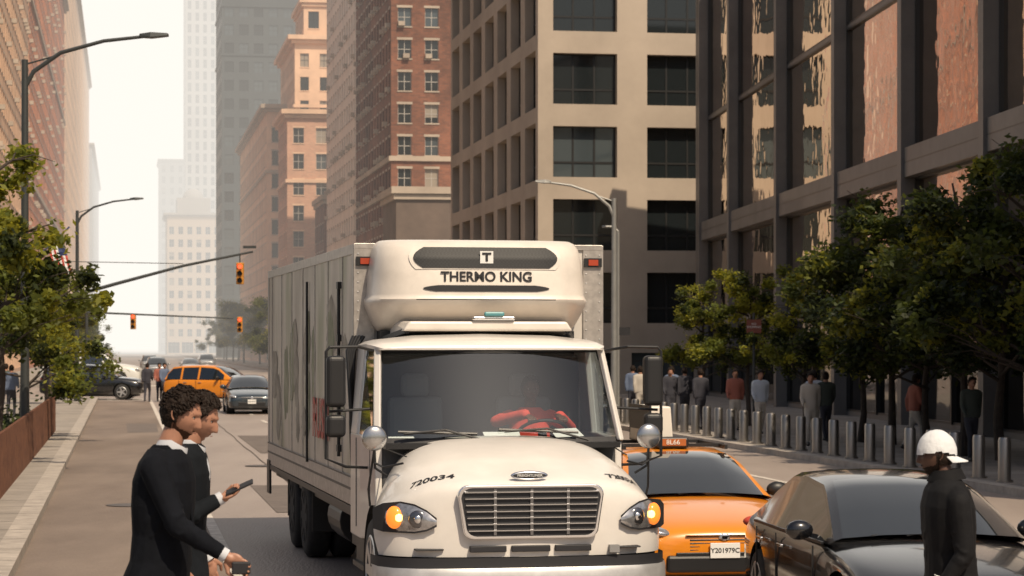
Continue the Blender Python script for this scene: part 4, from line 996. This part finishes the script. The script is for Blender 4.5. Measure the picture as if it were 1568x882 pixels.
jk=mat('black_puffer',(.007,.007,.008),.8,0,.3,8,.3,12,spec=.2)
PC=dict(torso=torso(.03,0,1.10),neck=(.03,0,1.58),head=(.085,0,1.73),
  arm_r=[(.0,-.225,1.47),(-.03,-.25,1.18),(.10,-.25,.95)],arm_l=[(.0,.225,1.47),(-.03,.25,1.18),(.12,.24,.96)],
  leg_r=[(0,-.10,.92),(.18,-.10,.50),(.15,-.10,.08)],leg_l=[(0,.10,.92),(-.08,.10,.50),(-.3,.10,.13)])
Cc=person('man_in_cap',(2.30,12.3,.42),180,PC,jk,jk,skinD,hairD,style='cap',beard=hairD,capm=mat('cap_white',(.62,.64,.66),.85,0,.06,12,.3,30),hp=(2,0),sc_=.90,folds=True,seed=5,vox=.009)
hand(Cc,(.14,.24,.93),(R(85),R(70),0),skinD,30,-1); hand(Cc,(.12,-.25,.92),(R(85),R(70),0),skinD,30,-1)
mb=MB(); mb.tube([(.03,0,1.59),(.035,0,1.65)],[.115,.09],18); mb.obj('collar',jk,Cc,smooth=60)
mb=MB(); mb.tube([(.05,.238,1.05),(.09,.236,1.035),(.14,.215,1.06)],[.003,.009,.002],6); mb.obj('logo',M['plate'],Cc)
redshirt=mat('red_shirt',(.60,.06,.04),.8,0,.2,8)
dm=MB()
dm.loft([[(.45+.19*math.cos(t),-.75+.12*math.sin(t),z) for t in [i*math.pi/8 for i in range(16)]] for z in (1.35,1.6,1.85)]+[[(.45+.1*math.cos(t),-.75+.08*math.sin(t),1.95) for t in [i*math.pi/8 for i in range(16)]]])
dm.limb((.26,-.75,1.86),(.10,-1.0,1.82),.07,.06); dm.limb((.10,-1.0,1.82),(.30,-1.3,1.90),.06,.05); dm.limb((.64,-.75,1.86),(.78,-.95,1.75),.07,.06); dm.limb((.78,-.95,1.75),(.62,-1.28,1.88),.06,.05)
drv=bpy.data.objects.new('driver',None); COL.objects.link(drv); drv.parent=C
remesh(dm.obj('shirt',redshirt,drv),.015,3)
mb=MB(); mb.limb((.45,-.76,1.93),(.45,-.78,2.02),.055,.055); mb.obj('neck',skinD,drv,smooth=60)
hd=head(drv,(.45,-.80,2.12),0,-90,skinD,hairD,'short')
for x in (.32,.60): hand(drv,(x,-1.31,1.88),(0,R(10),R(-80)),skinD,55,1)
cl=[mat('cloth%d'%i,c,.85) for i,c in enumerate(((.40,.44,.50),(.03,.03,.04),(.30,.10,.07),(.10,.13,.2),(.42,.38,.33),(.05,.06,.05)))]
PG=dict(torso=[((0,0,.90),.12,.165),((0,0,1.0),.12,.165),((0,0,1.15),.11,.15),((0,0,1.35),.12,.18),((0,0,1.46),.10,.17),((0,0,1.52),.05,.08)],neck=(.01,0,1.5),head=(.03,0,1.63),
  arm_r=[(.0,-.18,1.42),(.05,-.22,1.15),(.2,-.2,.98)],arm_l=[(.0,.18,1.42),(-.08,.22,1.16),(-.08,.2,.92)],
  leg_r=[(0,-.08,.88),(.16,-.08,.48),(.12,-.08,.08)],leg_l=[(0,.08,.88),(-.05,.08,.48),(-.26,.08,.12)])
base=None
def ped(loc,rz,c1,c2,sk=skinA):
    global base
    if base is None:
        base=person('pedestrian',loc,rz,PG,c1,c2,sk,hairD,vox=.03)
        return base
    g=group('pedestrian',loc,rz)
    def cp(o,par):
        n=o.copy(); COL.objects.link(n); n.parent=par
        if n.type=='MESH' and o.name.startswith(('jacket','trousers')):
            n.data=o.data; n.material_slots[0].link='OBJECT'; n.material_slots[0].material=c1 if o.name.startswith('jacket') else c2
        for k in o.children: cp(k,n)
    for k in list(base.children): cp(k,g)
for i,(a,b,rz) in enumerate(((16.4,66,100),(16.8,61,-80),(17.4,57,95),(16.4,74,100),(16.3,80,-80),(18,52,20),(16.9,70,90),(16.5,86,100),(17.5,47,-80),(16.3,92,90),(16.8,77,80),(16.9,64,-95),(16.2,69,-80),(18.0,60,90),(16.9,83,-90),(16.4,55,-90),(17.2,73,90))):
    ped(S(a,b,.14),rz,cl[(i*5+1)%6],cl[(i*3+1)%6])
for i,(X,Y,rz) in enumerate(((-16.6,107,90),(-16.2,108,-80),(-15.9,107.5,-60),(-22.2,117,10))): ped((X,Y,.01),rz,cl[(i+1)%6],cl[1])
for i in range(9): ped(S(-6+random.uniform(-2,3),58+i*6,.14),90,cl[(i*2+1)%6],cl[1])
# ------------------------------------------------------------------ haze (absorbing boxes with added glow, standing in for light scattered by air)
def haze(name,y0,y1,K,L,c):
    hm=bpy.data.materials.new(name+'_air'); hm.use_nodes=True; nt=hm.node_tree; nt.nodes.clear()
    out=nt.nodes.new('ShaderNodeOutputMaterial'); ab=nt.nodes.new('ShaderNodeVolumeAbsorption'); em=nt.nodes.new('ShaderNodeEmission'); ad=nt.nodes.new('ShaderNodeAddShader')
    ab.inputs[0].default_value=(0,0,0,1); ab.inputs[1].default_value=K; em.inputs[0].default_value=(*c,1); em.inputs[1].default_value=K*L
    nt.links.new(ab.outputs[0],ad.inputs[0]); nt.links.new(em.outputs[0],ad.inputs[1]); nt.links.new(ad.outputs[0],out.inputs['Volume'])
    mb=MB(); mb.box(-1200,900,y0,y1,-.5,420); mb.obj(name,hm)
haze('sky_haze',150,560,.0009,.90,(1,.92,.82)); haze('sky_haze_far',561,2300,.0032,1.10,(1,.965,.90))
# ------------------------------------------------------------------ light, world, camera
w=bpy.data.worlds.new('World'); sc.world=w; w.use_nodes=True; nt=w.node_tree
sk=nt.nodes.new('ShaderNodeTexSky'); sk.sky_type='NISHITA'; sk.sun_disc=False
tosun=Vector((.31,-.56,.80)).normalized(); el=math.asin(tosun.z); az=math.atan2(tosun.x,tosun.y)
sk.sun_elevation=el; sk.sun_rotation=az%(2*math.pi); sk.dust_density=4; sk.air_density=1.0
nt.links.new(sk.outputs[0],nt.nodes['Background'].inputs[0]); nt.nodes['Background'].inputs[1].default_value=.07
l=bpy.data.lights.new('sun','SUN'); l.energy=4.8; l.angle=R(.5); l.color=(1,.83,.62)
so=bpy.data.objects.new('sun',l); COL.objects.link(so); so.rotation_euler=tosun.to_track_quat('Z','Y').to_euler()
cam=bpy.data.cameras.new('camera'); co=bpy.data.objects.new('camera',cam); COL.objects.link(co); sc.camera=co
co.location=(0,0,H); co.rotation_euler=(R(90),0,0); cam.sensor_width=36; cam.lens=36*F/1568; cam.shift_y=89/1568; cam.clip_end=6000; cam.clip_start=.5
cam.dof.use_dof=True; cam.dof.focus_distance=19; cam.dof.aperture_fstop=6.3
sc.view_settings.view_transform='Standard'; sc.view_settings.look='None'; sc.view_settings.exposure=0
